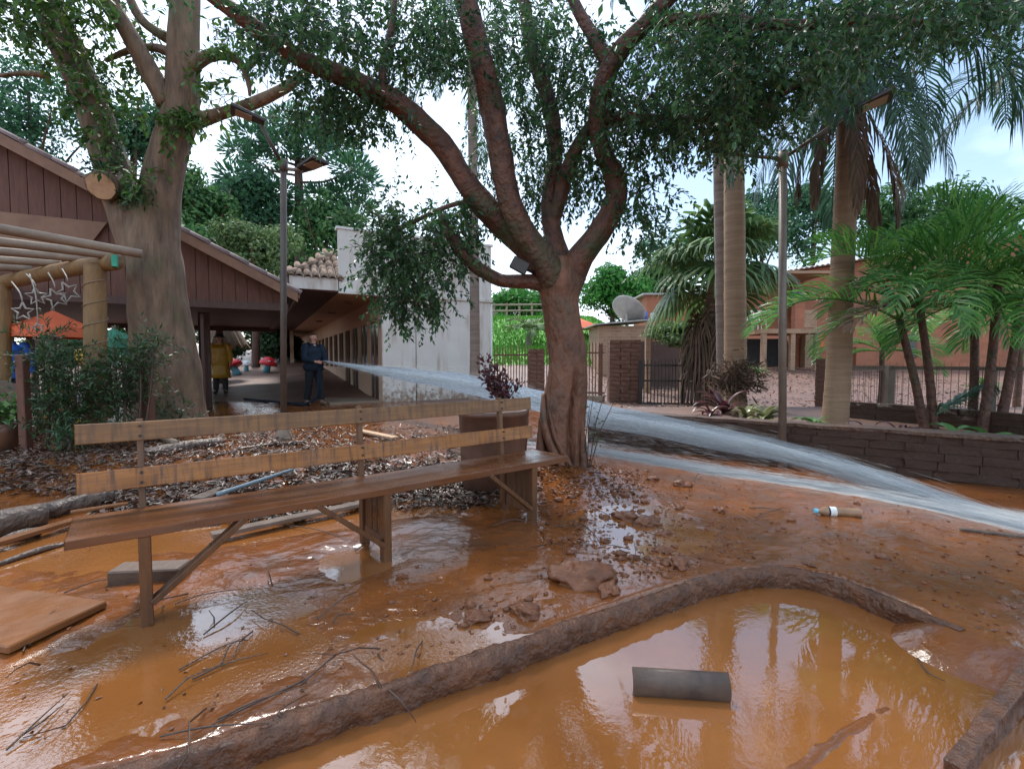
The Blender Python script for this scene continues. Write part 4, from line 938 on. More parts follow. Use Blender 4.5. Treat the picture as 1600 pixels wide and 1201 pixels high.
# fan palm
def fan_mesh(name, m, R=.75, seg=26, droop=.5, pet=.9, el=.5, seed=0, spread=2.5):
    r3 = np.random.default_rng(seed); vs = []; fs = []
    hub = np.array([pet*math.cos(el), 0, pet*math.sin(el)]); e2 = el-.45
    fw = np.array([math.cos(e2), 0, math.sin(e2)]); sd_ = np.array([0, 1, 0])
    for k in range(seg):
        a = -spread/1+2*spread*k/(seg-1); a *= .95
        d = fw*math.cos(a)+sd_*math.sin(a); wv = -fw*math.sin(a)+sd_*math.cos(a); l = R*(1-.12*abs(a)/spread)*r3.uniform(.92, 1.05)
        up = np.array([0, 0, .04*(-1)**k])
        p1 = hub+d*l*.5+up; p2 = p1+(d+np.array([0, 0, -droop]))*l*.28; p3 = p2+(d*.5+np.array([0, 0, -droop*2]))*l*.25; n = len(vs); w = .05*R
        vs += [hub, p1-wv*w, p1+wv*w, p2-wv*w*.6, p2+wv*w*.6, p3, p3+wv*.003]
        fs += [(n, n+1, n+2, n+2), (n+1, n+3, n+4, n+2), (n+3, n+5, n+6, n+4)]
    n = len(vs)
    for c, w in ((np.zeros(3), .022), (hub, .012)):
        vs += [c+np.array([0, -w, 0]), c+np.array([0, 0, -w]), c+np.array([0, w, 0]), c+np.array([0, 0, w])]
    fs += [(n+q, n+(q+1) % 4, n+4+(q+1) % 4, n+4+q) for q in range(4)]
    me = bpy.data.meshes.new(name); me.from_pydata([tuple(x) for x in vs], [], [f if f[2] != f[3] else f[:3] for f in fs]); me.materials.append(m); return me
fp = P(1120, 640, 11.5); fp.z = H(fp.x, fp.y)
fpt = thing('fan_palm', 'fan palm with drooping pale green fans over a skirt of dead leaves', 'palm', tuple(fp))
limb('trunk', R4([(1118, 660, 11.5, .24), (1118, 520, 11.5, .22), (1118, 420, 11.5, .2)], -fp), M['palm_trunk_grey'], fpt, n=14, step=.15)
fans = [fan_mesh('fan_leaf', M['fan'], .95, 30, .45, 1.0, el, seed=i) for i, el in enumerate((1.2, .8, .4, 0, -.4))]
cfp = P(1118, 430, 11.5)-fp
for i in range(34):
    put_frond(fans[i % 5], fpt, cfp+Vector((0, 0, rnd.uniform(-.15, .2))), i*2.399+rnd.uniform(-.2, .2), rnd.uniform(.9, 1.15), name='fan_leaf')
deadfan = [fan_mesh('dead_fan_leaf', M['dead'], .8, 22, 1.6, .7, el, seed=30+i) for i, el in enumerate((-.9, -1.2))]
for i in range(26):
    put_frond(deadfan[i % 2], fpt, cfp+Vector((0, 0, -.25-.055*i)), i*2.399, rnd.uniform(.85, 1.05), name='dead_fan_leaf')
# small palm on the lawn
sp_ = P(826, 535, 25); sp_.z = H(sp_.x, sp_.y)
spt = thing('young_palm', 'small pale palm growing on the bright lawn', 'palm', tuple(sp_))
limb('trunk', [(0, 0, -.1, .16), (0, 0, .35, .13), (0, 0, .7, .1)], M['palm_trunk_grey'], spt, n=10)
yf = [frond_mesh('frond', 1.5, e, 1.7, M['fol_d'], 24, .45, .05, .5, seed=70+i) for i, e in enumerate((1.2, .8, .5))]
for i in range(14): put_frond(yf[i % 3], spt, (0, 0, .7), i*2.399, 1.0)
# ------------------------------------------------------------------ bench
BTH = rad(37.8)
bench = thing('park_bench', 'long muddy wooden bench with two back slats and three trestle supports', 'bench', (-1.66, 2.16, 0), BTH)
def bx(name, m, parent, c, size, rot=None, bevel=.004):
    return MB().box(c, size, rot).build(name, m, parent, bevel=bevel)
def plank(name, m, parent, c, size, seed, amp=.004, rot=None):
    """board with slightly uneven edges and sag"""
    mb = MB(); L, w, t = size; n = 24; vs = []; fs = []
    for i in range(n+1):
        x = -L/2+L*i/n; k = [amp*mnoise.noise(Vector((x*3, j*5.3+seed, seed))) for j in range(4)]
        sag = -.01*math.cos(x/L*PI)*L/3*.6
        for j, (y, z) in enumerate(((-w/2, -t/2), (w/2, -t/2), (w/2, t/2), (-w/2, t/2))):
            vs.append(Vector((x, y+k[j]*(1 if w > t else .4), z+k[(j+1) % 4]*(1 if t > w else .4)+sag)))
    for i in range(n):
        for j in range(4): fs.append((i*4+j, (i+1)*4+j, (i+1)*4+(j+1) % 4, i*4+(j+1) % 4))
    fs += [(3, 2, 1, 0), (n*4, n*4+1, n*4+2, n*4+3)]
    if rot is not None: vs = [rot @ q for q in vs]
    mb.add([q+Vector(c) for q in vs], fs); return mb.build(name, m, parent, bevel=.003)
plank('seat_plank', M['seat'], bench, (1.185, .225, .432), (2.9, .315, .038), 1)
plank('seat_plank', M['seat'], bench, (1.185, .02, .431), (2.9, .088, .040), 2)
tilt = Matrix.Rotation(-.10, 3, 'X')
plank('back_slat', M['bench_grey'], bench, (1.175, .402, .842), (2.85, .022, .098), 3, .003, tilt)
plank('back_slat', M['bench'], bench, (1.175, .378, .607), (2.85, .022, .100), 4, .003, tilt)
for k, x in enumerate((0.0, 1.15, 2.30)):
    bx('leg', M['leg'], bench, (x, .012, .16), (.048, .07, .50))
    bx('leg', M['leg'], bench, (x, .355, .16), (.048, .06, .50))
    MB().bar((x, .395, .38), (x, .432, .90), .045, .03, (1, 0, 0)).build('back_post', M['leg'], bench, bevel=.003)
    for zz_, yy_ in ((.842, .386), (.607, .362)):
        for dz_ in (-.025, .025): MB().tube([(x, yy_+.004, zz_+dz_), (x, yy_-.006, zz_+dz_)], .007, 8).build('bolt', M['metal_dark'], bench)
    bx('rail', M['leg'], bench, (x, .184, .10), (.03, .27, .075))
    bx('rail', M['leg'], bench, (x, .184, .385), (.03, .27, .045))
    for y in (.085, .165, .245, .315):
        if k == 0 and y in (.165, .245): continue
        bx('trestle_board', M['leg'], bench, (x+.004, y, .25), (.022, .066, .36))
    sx = 1 if k == 0 else -1
    MB().bar((x+sx*.02, .0, .10), (x+sx*.40, .0, .41), .028, .06, (0, 1, 0)).build('brace', M['leg'], bench, bevel=.003)

# ------------------------------------------------------------------ walls, fence, gate
def block_variants(name, m, n=5):
    out = []
    for k in range(n):
        bm = bmesh.new(); bmesh.ops.create_cube(bm, size=1)
        bmesh.ops.subdivide_edges(bm, edges=list(bm.edges), cuts=1, use_grid_fill=True)
        for v in bm.verts:
            q = mnoise.noise_vector(v.co*1.9+Vector((k*7.1, k, 3)))
            v.co = v.co + Vector((q.x*.05, q.y*.10, q.z*.05)); v.co *= .995
        me = bpy.data.meshes.new(name); bm.to_mesh(me); bm.free(); me.materials.append(m); out.append(me)
    return out
def masonry(t, name, meshes, A, B, z0, z1, th, courses, blen, base=(0, 0, 0)):
    A = Vector((*A, 0)); B = Vector((*B, 0)); d = B-A; L = d.length; d.normalize(); ang = math.atan2(d.y, d.x); h = (z1-z0)/courses
    for c in range(courses):
        x = -rnd.uniform(.1, .9)*blen*(c % 2)
        while x < L-.02:
            w = blen*rnd.uniform(.8, 1.2); a = max(0, x); b = min(L, x+w)
            if L-b < .06: b = L
            if b-a > .03:
                o = link(name, rnd.choice(meshes), t); p = A+d*((a+b)/2)
                o.location = (p.x-base[0]+rnd.uniform(-.008, .008), p.y-base[1]+rnd.uniform(-.008, .008), z0+h*(c+.5)-base[2]); o.rotation_euler = (0, 0, ang+rnd.uniform(-.01, .01))
                o.scale = ((b-a)-.004, th*rnd.uniform(.96, 1.04), h-.003)
            x = b if b > a else x+w
lw = thing('low_wall', 'dark muddy low stone wall holding up the planting bed', 'wall')
stones = block_variants('stone', M['wall_mud'])
masonry(lw, 'stone', stones, WALL_A, WALL_B, -.06, .46, .20, 6, .27)
mb = MB(); sp2 = spline([(WALL_A[0], WALL_A[1], 0), ((WALL_A[0]+WALL_B[0])/2, (WALL_A[1]+WALL_B[1])/2, 0), (WALL_B[0], WALL_B[1], 0)], .12)
for i, p in enumerate(sp2):
    for o_, z_ in ((-.11, .455), (-.115, .49), (.115, .495), (.11, .455)):
        mb.v.append((p[0]+WALL_N[0]*o_+.012*mnoise.noise(Vector((i*.7, o_*9, 1))), p[1]+WALL_N[1]*o_+.012*mnoise.noise(Vector((i*.7, o_*9, 4))), z_+.012*mnoise.noise(Vector((i*.5, o_*5, 8)))))
for i in range(len(sp2)-1):
    for j in range(3): mb.f.append((i*4+j, i*4+j+1, (i+1)*4+j+1, (i+1)*4+j))
mb.build('mortar_cap', M['wall_mud'], lw)
mc = Vector(((WALL_A[0]+WALL_B[0])/2, (WALL_A[1]+WALL_B[1])/2, .19)); MB().box(mc, (_wl-.05, .155, .5), Matrix.Rotation(math.atan2(WALL_A[1]-WALL_B[1], WALL_A[0]-WALL_B[0]), 3, 'Z')).build('core', M['wall_mud'], lw)
iw = thing('inner_wall', 'thin brown block wall behind the tall palm inside the bed', 'wall')
masonry(iw, 'stone', stones, (4.93, 7.2), (5.49, 6.25), .28, .60, .14, 4, .28)
masonry(iw, 'stone', stones, (5.49, 6.25), (5.95, 5.0), .28, .60, .14, 4, .28)
bricks = block_variants('brick', M['brick'], 4)
def pillar(px, d, w, y0, y1, lab, courses, zb=None):
    c = P(px, y0, d); zt = P(px, y1, d).z; zb = H(c.x, d)-.1 if zb is None else zb
    t = thing('brick_pillar', lab, 'pillar', (c.x, d, zb))
    n = max(2, round(w/.24))
    h = (zt-zb)/courses
    for k in range(courses):
        for j in range(n):
            o = link('brick', rnd.choice(bricks), t); ww = w/n
            o.location = (-w/2+ww*(j+.5)+(.04 if k % 2 else -.02)*(0 if n < 3 else 1)*(.5 if 0 < j < n-1 else 0), rnd.uniform(-.006, .006), h*(k+.5)); o.scale = (ww-.008, .3, h-.008)
    MB().box((0, .02, (zt-zb)/2), (w-.04, .24, zt-zb-.03)).build('core', M['wall_mud'], t)
    return t
pillar(974, 12.6, .80, 632, 531, 'wide red brown brick gate pillar between railings', 16)
pillar(838, 13.3, .44, 620, 545, 'narrow brick pillar in the picket fence beside the tree trunk', 13)
pillar(1289, 9.0, .22, 640, 560, 'slim brick post beside the tall pale palm trunk', 12, .2)
def pickets(name, lab, cat, p0, p1, zb, zt, sp, r, m, rails, post_px=()):
    a, b = Vector(p0), Vector(p1); d = b-a; L = d.length; d.normalize()
    t = thing(name, lab, cat, (a.x, a.y, 0)); n = int(L/sp)
    mb = MB(); mb.box((0, 0, (zb+zt)/2), (r*2, r*2, zt-zb)); mb.tube([(0, 0, zt), (0, 0, zt+.07)], [r*1.2, .002], 4); me = mb.mesh('picket', m)
    for i in range(n+1):
        o = link('picket', me, t); q = d*(i*sp); o.location = (q.x, q.y, rnd.uniform(-.01, .01))
    for z in rails: MB().bar((0, .02, z), tuple(Vector((d.x*L, d.y*L+.02, z))), .02, .045).build('rail', m, t)
    for s_ in post_px: MB().box((d.x*s_, d.y*s_+.03, (zb+zt)/2), (.09, .07, zt-zb+.02)).build('post', m, t)
    return t
pickets('metal_gate', 'black metal gate of thin upright bars by the brick pillar', 'gate', (P(1001, 600, 12).x, 12.0), (P(1066, 600, 11.9).x, 11.9), .03, 1.2, .083, .011, M['metal_dark'], (.14, .7, 1.08), (0.0, 1.02))
pickets('metal_gate', 'black metal gate leaf running behind the maroon plant', 'gate', (P(1070, 600, 11.9).x, 11.9), (P(1122, 600, 11.5).x, 11.5), .03, 1.2, .083, .011, M['metal_dark'], (.14, .7, 1.08), (.84,))
pickets('picket_fence', 'rusty picket fence between white building and narrow brick pillar', 'fence', (-.50, 13.8), (.55, 13.35), .2, 1.55, .085, .013, M['brick'], (.35, 1.35))
pickets('picket_fence', 'rusty picket fence behind the tree trunk up to the gate pillar', 'fence', (.95, 13.3), (2.40, 12.65), .2, 1.62, .085, .013, M['brick'], (.35, 1.4), (1.50,))
pickets('wire_fence', 'thin wire railing above the inner wall near the palms', 'fence', (5.05, 7.3), (6.3, 5.2), .45, 1.12, .075, .0025, M['metal_pole'], (1.1,), (0.55, 1.6))
pickets('wire_fence', 'thin wire railing between slim brick post and palms', 'fence', (P(1297, 600, 9).x, 9.0), (7.6, 8.6), .3, 1.08, .09, .0025, M['metal_pole'], (1.05,), (1.0,))
bx('fence_footing', M['plaster_col'], None, (.95, 13.2, .2), (3.1, .25, .16), Matrix.Rotation(-.36, 3, 'Z')); tag(bpy.data.objects['fence_footing'], 'pale concrete footing under the picket fence', 'kerb', kind='structure')

# ------------------------------------------------------------------ hut with dish, house, lawn rail
hx0, hx1, hd = P(936, 520, 19).x, P(1014, 520, 19).x, 19
hut = thing('brick_hut', 'small pale brick hut with flat metal roof behind the gate pillar', 'building', (hx0, hd, 0))
bx('wall', M['brick_hut'], hut, ((hx1-hx0)/2, 1.25, 1.45), (hx1-hx0, 2.5, 2.2))
MB().hexa([(-.2, -.25, 2.56), (hx1-hx0+.2, -.25, 2.76), (hx1-hx0+.2, 2.7, 2.80), (-.2, 2.7, 2.60), (-.2, -.25, 2.61), (hx1-hx0+.2, -.25, 2.81), (hx1-hx0+.2, 2.7, 2.85), (-.2, 2.7, 2.65)]).build('roof', M['zinc'], hut)
def dish(px, py, d, r, lab, m):
    c = P(px, py, d); t = thing('satellite_dish', lab, 'dish', (c.x, c.y, c.z-r*.55))
    prof = [(r*k/7, .28*r*(k/7)**2) for k in range(8)]; prof = prof+[(r, .28*r+.02)]+[(r*k/7, .28*r*(k/7)**2+.02) for k in range(6, -1, -1)]
    mb = MB(); mb.lathe([(max(a, .003), b) for a, b in prof], 28, close=False)
    o = mb.build('reflector', m, t, True); o.rotation_euler = (-.5, .65, .0); o.location = (0, 0, r*.55)
    for k in range(10):
        a = k*PI/5; s_ = MB().bar((0, 0, .012), (r*math.cos(a), r*math.sin(a), .28*r+.026), .02, .012).build('rib', M['zinc'], o)
    MB().tube([(0, 0, -.25), (0, 0, r*.5)], .04, 8).build('mast', M['zinc'], t)
    f = MB(); f.tube([(0, 0, r*.55), (.35*r, -.35*r, r*1.25)], .012, 6); f.build('feed_arm', M['zinc'], t)
dish(979, 489, 19.6, .72, 'large pale mesh satellite dish standing on the hut roof', M['zinc'])
dish(1040, 490, 20.5, .32, 'small white satellite dish beside the fan palm', M['white'])
tk = thing('water_tank', 'small blue and white tank on the hut roof', 'tank', tuple(P(1005, 500, 19.8)))
MB().lathe([(.16, 0), (.17, .3), (.1, .36)], 14).build('drum', M['blue'], tk, True)
MB().box((.42, 0, .14), (.2, .2, .28)).build('box', M['white'], tk, bevel=.01)
hb = thing('garden_shed', 'orange walled shed half hidden by the fan palm leaves', 'building', tuple(P(1010, 545, 21)))
bx('wall', M['brick_house'], hb, (1.6, 1.2, 1.0), (3.2, 2.2, 2.6)); bx('roof', M['zinc'], hb, (1.6, 1.2, 2.34), (3.6, 2.6, .07))
# vine covered trellis
vt = far_tree('vine_trellis', 'leafy vine spilling over a low trellis behind the gates', 1058, 524, 58, 20, 14.5, M['fol_d'], 4200, .12, seed=301, lobes=14, trunk=False); vt['category'] = 'vine'
for px in (1012, 1067, 1105):
    a = P(px, 540, 14.6); MB().box((a.x-vt.location.x, .1, .9), (.14, .14, 1.7)).build('post', M['brick_hut'], vt)
bx('shadow_panel', M['dark_wood'], vt, (0.0, 1.6, .9), (2.2, .08, 1.5))  # dark panel added to stand in for the shadow beneath the vine
# house
HD = 24.0
hs = thing('orange_house', 'two storey orange house with corrugated roof and balcony beyond the fence', 'house', (P(1240, 500, HD).x, HD, .7))
hz = .7
def hp(px, py, d=HD): q = P(px, py, d); return q.x-hs.location.x, q.z-hz
x1 = 14.0; zt0 = hp(1240, 425)[1]; zt1 = zt0+1.0
MB().hexa([(0, 0, -.3), (x1, 0, -.3), (x1, 7, -.3), (0, 7, -.3), (0, 0, zt0), (x1, 0, zt1+1.2), (x1, 7, zt1+1.2), (0, 7, zt0)]).build('wall', M['brick_house'], hs)
sl_ = (zt1+1.2-zt0)/x1
n = 60; vs = []; fs = []
for i in range(n*4+1):
    x = -.6+(x1+1)*i/(n*4); z = zt0+.06+sl_*x; dz = .035*math.sin(i*PI/2)
    vs += [(x, -.6, z+dz), (x, 7.3, z+dz), (x, -.6, z+dz+.03), (x, 7.3, z+dz+.03)]
for i in range(n*4):
    a, b = i*4, i*4+4; fs += [(a, a+1, b+1, b), (a+2, b+2, b+3, a+3), (a, b, b+2, a+2), (a+1, a+3, b+3, b+1)]
r_ = MB(); r_.add(vs, fs); r_.build('roof', M['zinc'], hs)
for (pa, pb, ya, yb) in ((1236, 1252, 452, 492), (1414, 1432, 522, 556), (1500, 1530, 470, 505)):
    xa, zb_ = hp(pa, yb); xb, za = hp(pb, ya)
    w_ = bx('window', M['glass'], hs, ((xa+xb)/2, -.02, (za+zb_)/2), (xb-xa, .06, za-zb_))
    bx('frame', M['dark_wood'], w_, ((xa+xb)/2, -.06, zb_-.04), (xb-xa+.1, .06, .08))
xa, zf = hp(1158, 518); xb, _ = hp(1246, 518)
bal = bx('balcony_floor', M['brick_hut'], hs, ((xa+xb)/2, -1.0, zf-.1), (xb-xa, 2.2, .2))
for px in (1162, 1203, 1238): bx('balcony_post', M['brick_hut'], hs, (hp(px, 500)[0], -1.95, (zf-.2)/2-.15), (.2, .2, zf+.1))
bx('undercroft_shadow', M['black_cloth'], hs, ((xa+xb)/2, .6, (zf-.2)/2-.1), (xb-xa, .1, zf-.25))  # flat black panel painting in the shade below the balcony
bx('balcony_wall', M['brick_house'], hs, ((xa+xb)/2, 0.4, zf+1.4), (xb-xa, .1, 2.8))
bx('balcony_column', M['brick_house'], hs, (hp(1211, 500)[0], -1.9, zf+.75), (.42, .3, 1.5))
bx('balcony_rail', M['brick_hut'], hs, (hp(1226, 500)[0], -1.95, zf+.45), (.7, .1, .8))
bx('balcony_roof', M['brick_hut'], hs, ((xa+xb)/2, -.9, zf+2.5), (xb-xa+.5, 2.6, .12))
bx('meter_box', M['orange_cloth'], hs, (hp(1275, 530)[0], -.1, hp(1275, 530)[1]), (.5, .16, .75))
bx('buttress', M['brick_house'], hs, (hp(1334, 565)[0], -.4, .35), (.9, .8, 1.6)); bx('pier', M['brick_hut'], hs, (hp(1256, 565)[0], -.3, .7), (.5, .4, 2.2))
def chair(px, py, d, lab):
    q = P(px, py, d); t = thing('plastic_chair', lab, 'chair', (q.x, q.y, hz+zf), rnd.uniform(-.6, .6), 'white chairs on the balcony')
    for sx in (-.2, .2):
        for sy in (-.2, .2): MB().tube([(sx, sy, 0), (sx*.9, sy*.9, .42)], .018, 6).build('leg', M['white'], t)
    MB().box((0, 0, .43), (.44, .44, .035)).build('seat', M['white'], t, bevel=.01)
    for k in range(5): MB().bar((-.17+.085*k, .2, .44), (-.17+.085*k, .27, .88), .035, .015).build('back_slat', M['white'], t)
    MB().bar((-.22, .27, .88), (.22, .27, .88), .03, .06).build('top_rail', M['white'], t)
for px in (1170, 1187): chair(px, 515, 22.6, 'white plastic chair standing on the house balcony')
lr = thing('lawn_rail', 'rustic wooden rail along the top of the lawn', 'fence', (-1.2, 33, H(-1.2, 33)))
for k in range(6): MB().tube([(k*.85, 0, -.2), (k*.85, 0, 1.0)], .07, 8).build('post', M['log_grey'], lr)
for z in (.45, .85): MB().tube([(-.3, -.05, z), (4.6, -.05, z+.05)], .06, 8).build('rail', M['log_grey'], lr)
oc = thing('orange_gazebo', 'orange canopy behind the lawn beside the hut', 'canopy', tuple(P(905, 520, 27)))
MB().lathe([(1.3, .2), (.7, .55), (.05, .8)], 4).build('canopy', M['orange_cloth'], oc)
for k in range(4): a = k*PI/2; MB().tube([(1.2*math.cos(a), 1.2*math.sin(a), -1.6), (1.2*math.cos(a), 1.2*math.sin(a), .2)], .03, 6).build('pole', M['metal_pole'], oc)

# ------------------------------------------------------------------ lamp posts
def lamp_head(name, parent, c, d, m=M['metal_dark']):
    c = Vector(c); d = Vector(d).normalized(); sdv = d.cross(Vector((0, 0, 1))).normalized()
    up = sdv.cross(d)
    mb = MB(); a = c; b = c+d*.42
    mb.add([a-sdv*.07, a+sdv*.07, b+sdv*.15, b-sdv*.15, a-sdv*.07+up*.05, a+sdv*.07+up*.05, b+sdv*.13+up*.05, b-sdv*.13+up*.05], [(0,1,2,3),(4,7,6,5),(0,4,5,1),(1,5,6,2),(2,6,7,3),(3,7,4,0)])
    h = mb.build(name, m, parent, bevel=.006)
    mb = MB(); e = a+d*.16; mb.bar(e-up*.006, e+d*.2-up*.006, .17, .012, tuple(up)); mb.build('lens', M['lampface'], h)
    return h
lb = P(443, 690, 7.2); lb.z = 0
lamp = thing('lamp_post', 'dark lamp post with two arms on a concrete foot behind the bench', 'lamp post', tuple(lb))
MB().tube([tuple(P(443, 685, 7.2)-lb), tuple(P(443, 255, 7.2)-lb)], .045, 14).build('pole', M['pole_dark'], lamp, True)
MB().lathe([(.15, -.05), (.13, .06), (.055, .26)], 10).build('foot', M['plaster_col'], lamp)
MB().tube([tuple(P(443, 250, 7.2)-lb), tuple(P(443, 268, 7.2)-lb)], .06, 14).build('cap', M['pole_dark'], lamp, True)
t0, t1 = P(440, 255, 7.2)-lb, P(408, 196, 6.9)-lb
MB().tube([t0, t1], .028, 8).build('arm', M['pole_dark'], lamp, True); lamp_head('lamp_head', lamp, t1+Vector((.05, 0, .02)), Vector((-1, -.6, .25)))
t0, t1 = P(446, 264, 7.2)-lb, P(470, 266, 7.1)-lb
MB().tube([t0, t1], .028, 8).build('arm', M['metal_pole'], lamp, True); lamp_head('lamp_head', lamp, t1, Vector((1, -.55, .12)))
rb = P(1223, 730, 5.35); rb.z = 0
lamp2 = thing('lamp_post', 'grey lamp post with a rising flood light arm in front of the low wall', 'lamp post', tuple(rb))
MB().tube([(0, 0, -.1), tuple(P(1223, 245, 5.35)-rb)], .041, 14).build('pole', M['metal_pole'], lamp2, True)
MB().tube([tuple(P(1223, 262, 5.35)-rb), tuple(P(1223, 237, 5.35)-rb)], .055, 14).build('cap', M['metal_pole'], lamp2, True)
MB().tube([tuple(P(1228, 245, 5.35)-rb), tuple(P(1328, 178, 5.2)-rb)], .02, 8).build('arm', M['pole_dark'], lamp2, True)
lamp_head('flood_light', lamp2, P(1320, 182, 5.2)-rb, Vector((1, -.6, .30)), M['metal_dark'])
MB().tube([tuple(P(1219, 248, 5.35)-rb), tuple(P(1145, 241, 5.3)-rb)], .02, 8).build('arm', M['pole_dark'], lamp2, True)
lamp_head('flood_light', lamp2, P(1150, 242, 5.3)-rb, Vector((-1, -.5, .05)), M['metal_dark'])

# ------------------------------------------------------------------ log pergola with star lights
pb = P(149, 690, 7.0); pb.z = 0
pg = thing('log_pergola', 'pergola of peeled logs with a round post wrapped in rope lights', 'pergola', tuple(pb))
def lg_(name, rows, r, m=M['log'], n=16): return limb(name, [tuple(P(a, b, c)-pb)+(r*q,) for a, b, c, q in rows], m, pg, n=n, amp=.03, freq=1.5, step=.12)
lg_('post', [(149, 700, 7.0, 1.02), (149, 560, 7.0, 1), (149, 412, 7.0, .98)], .135)
lg_('post', [(3, 660, 8.2, 1.0), (3, 445, 8.2, 1.0)], .12)
beam = lg_('beam', [(180, 409, 6.95, 1), (90, 424, 7.6, 1), (0, 443, 8.35, 1), (-40, 452, 8.7, 1)], .115)
c = P(180, 409, 6.93)-pb; MB().box(tuple(c+Vector((.02, -.03, 0))), (.06, .14, .16), Matrix.Rotation(.55, 3, 'Z')).build('end_plate', M['teal'], beam)
for a, b in (((222, 397, 6.75), (-30, 352, 5.6)), ((190, 401, 7.05), (-30, 374, 6.2)), ((140, 405, 7.4), (-30, 390, 6.75)), ((95, 412, 7.75), (-30, 404, 7.3)), ((50, 420, 8.1), (-30, 416, 7.7))):
    lg_('rafter', [(*a, 1), ((a[0]+b[0])/2, (a[1]+b[1])/2, (a[2]+b[2])/2, 1.03), (*b, 1)], .058, M['log_grey'], 12)
mb = MB(); pts = []
p0, p1 = P(149, 690, 7.0)-pb, P(149, 425, 7.0)-pb
for i in range(160):
    t = i/159; a = i*.33; q = p0.lerp(p1, t); pts.append(q+Vector((.143*math.cos(a), .143*math.sin(a), 0)))
mb.tube(pts, .006, 5); mb.build('rope_light', M['log_grey'], pg, True)
for i, (px, py, d, r, top, rt) in enumerate(((36, 487, 6.9, .13, 440, .3), (57, 463, 7.1, .13, 428, 1.15), (60, 512, 7.0, .07, 428, .3), (87, 466, 7.0, .14, 426, .95), (107, 456, 6.95, .15, 420, .3))):
    c = P(px, py, d); st = thing('star_light', 'white rope light bent into a star hanging from the log beam', 'star light', tuple(c), group='star lights on the pergola')
    pts = []
    for k in range(11):
        a = PI/2+k*PI/5+.12*i; rr = r if k % 2 == 0 else r*.45; pts.append(Vector((rr*math.cos(a)*math.cos(rt), rr*math.cos(a)*math.sin(rt), rr*math.sin(a))))
    MB().tube(pts, .013, 6).build('star', M['rope'], st)
    tp = P(px-18+2*i, top, d+.1)-c; cable = spline([(0, 0, r), (tp.x*.2+.02, 0, tp.z*.6), (tp.x, tp.y, tp.z)], .05)
    MB().tube([q[:3] for q in cable], .009, 5).build('cable', M['rope'], st, True)

# ------------------------------------------------------------------ shrubs on the left
def shrub(lab, blobs, stems, d, ln=(.07, .13), wd=(.015, .028), m=None, name='shrub', per=12, length=(.2, .45), cat='shrub'):
    m = m or M['bush']; b = P(stems[0][0], 690, d); b.z = H(b.x, d)-.02
    t = thing(name, lab, cat, tuple(b))
    lp, ld, lnm, tw = sprigs(blobs, per=per, length=length, droop=-.7)
    n = len(lp); v, f = leaf_arrays(lp, ld+np.array([0, 0, .5]), lnm, rng.uniform(*ln, n), rng.uniform(*wd, n))
    o = link('foliage', mesh_np('foliage', v-np.array(b), f, m), t); tag(o, kind='stuff')
    tg = link('twig_mass', twig_mesh([[q-np.array(b) for q in w_] for w_ in tw], .005, M['twig']), o); tag(tg, kind='stuff')
    for (x0, x1_, y1) in stems:
        s0 = P(x0, 700, d); s0.z = b.z; s1 = P(x1_, y1, d)
        limb('stem', [tuple(s0-b)+(.022,), tuple((s0+s1)*.5-b+Vector((.03, 0, 0)))+(.017,), tuple(s1-b)+(.008,)], M['twig'], t, n=7, step=.1)
    return t
shrub('dark narrow leaved shrub left of the round log post', [(70, 560, 6.4, 38, 40, .3, 60), (100, 610, 6.4, 35, 55, .3, 80), (75, 650, 6.4, 30, 40, .3, 40), (120, 600, 6.5, 25, 45, .3, 40), (110, 660, 6.4, 25, 35, .2, 30)], [(75, 70, 540), (100, 105, 570), (110, 118, 560)], 6.4)
shrub('dark narrow leaved shrub between log post and old tree', [(190, 600, 6.6, 32, 45, .25, 80), (215, 565, 6.6, 32, 25, .25, 50), (240, 545, 6.6, 15, 14, .2, 14), (180, 640, 6.6, 28, 25, .2, 40)], [(190, 195, 560), (215, 218, 545), (222, 240, 540)], 6.6)
shrub('little dark sprouting shrub under the left bench slat end', [(105, 690, 5.9, 20, 16, .12, 22)], [(105, 105, 680)], 5.9, per=9, length=(.1, .22))
for px, d, y0, y1, w, lab in ((42, 6.2, 716, 566, .10, 'square brown timber post beside the narrow leaved shrub'), (232, 7.0, 680, 560, .13, 'square brown timber post in front of the old tree')):
    q = P(px, y0, d); z1 = P(px, y1, d).z
    t = thing('timber_post', lab, 'post', (q.x, d, H(q.x, d)-.05)); MB().box((0, 0, (z1-q.z)/2+.03), (w, w, z1-q.z+.06)).build('shaft', M['lodge'], t, bevel=.008)
    MB().box((0, 0, z1-H(q.x, d)+.055), (w*.9, w*.9, .012)).build('worn_top', M['log_grey'], t, bevel=.003)
# potted plant at the left edge
pp = P(8, 690, 6.3); pp.z = H(pp.x, 6.3)
pt = thing('potted_plant', 'light green leafy plant in a brown pot by the timber post', 'plant', tuple(pp))
MB().lathe([(.11, 0), (.15, .25), (.17, .36), (.15, .36), (.13, .30)], 18).build('pot', M['clay'], pt, True)
n = 260; pos = rng.normal(size=(n, 3))*np.array([.13, .13, .11])+np.array([0, 0, .52]); v, f = leaf_arrays(pos, rnd_dirs(n), rnd_dirs(n)+np.array([0, 0, 1.5]), rng.uniform(.06, .13, n), rng.uniform(.04, .08, n))
o = link('foliage', mesh_np('foliage', v, f, M['bigleaf']), pt); tag(o, kind='stuff')
for k in range(5): a = k*1.26; MB().tube([(0, 0, .3), (.05*math.cos(a), .05*math.sin(a), .42), (.12*math.cos(a), .12*math.sin(a), .58)], .006, 5).build('stem', M['twig'], pt)
cb = thing('grey_chair', 'tilted grey seat panel beside the potted plant', 'chair', tuple(P(8, 650, 7.2))); 
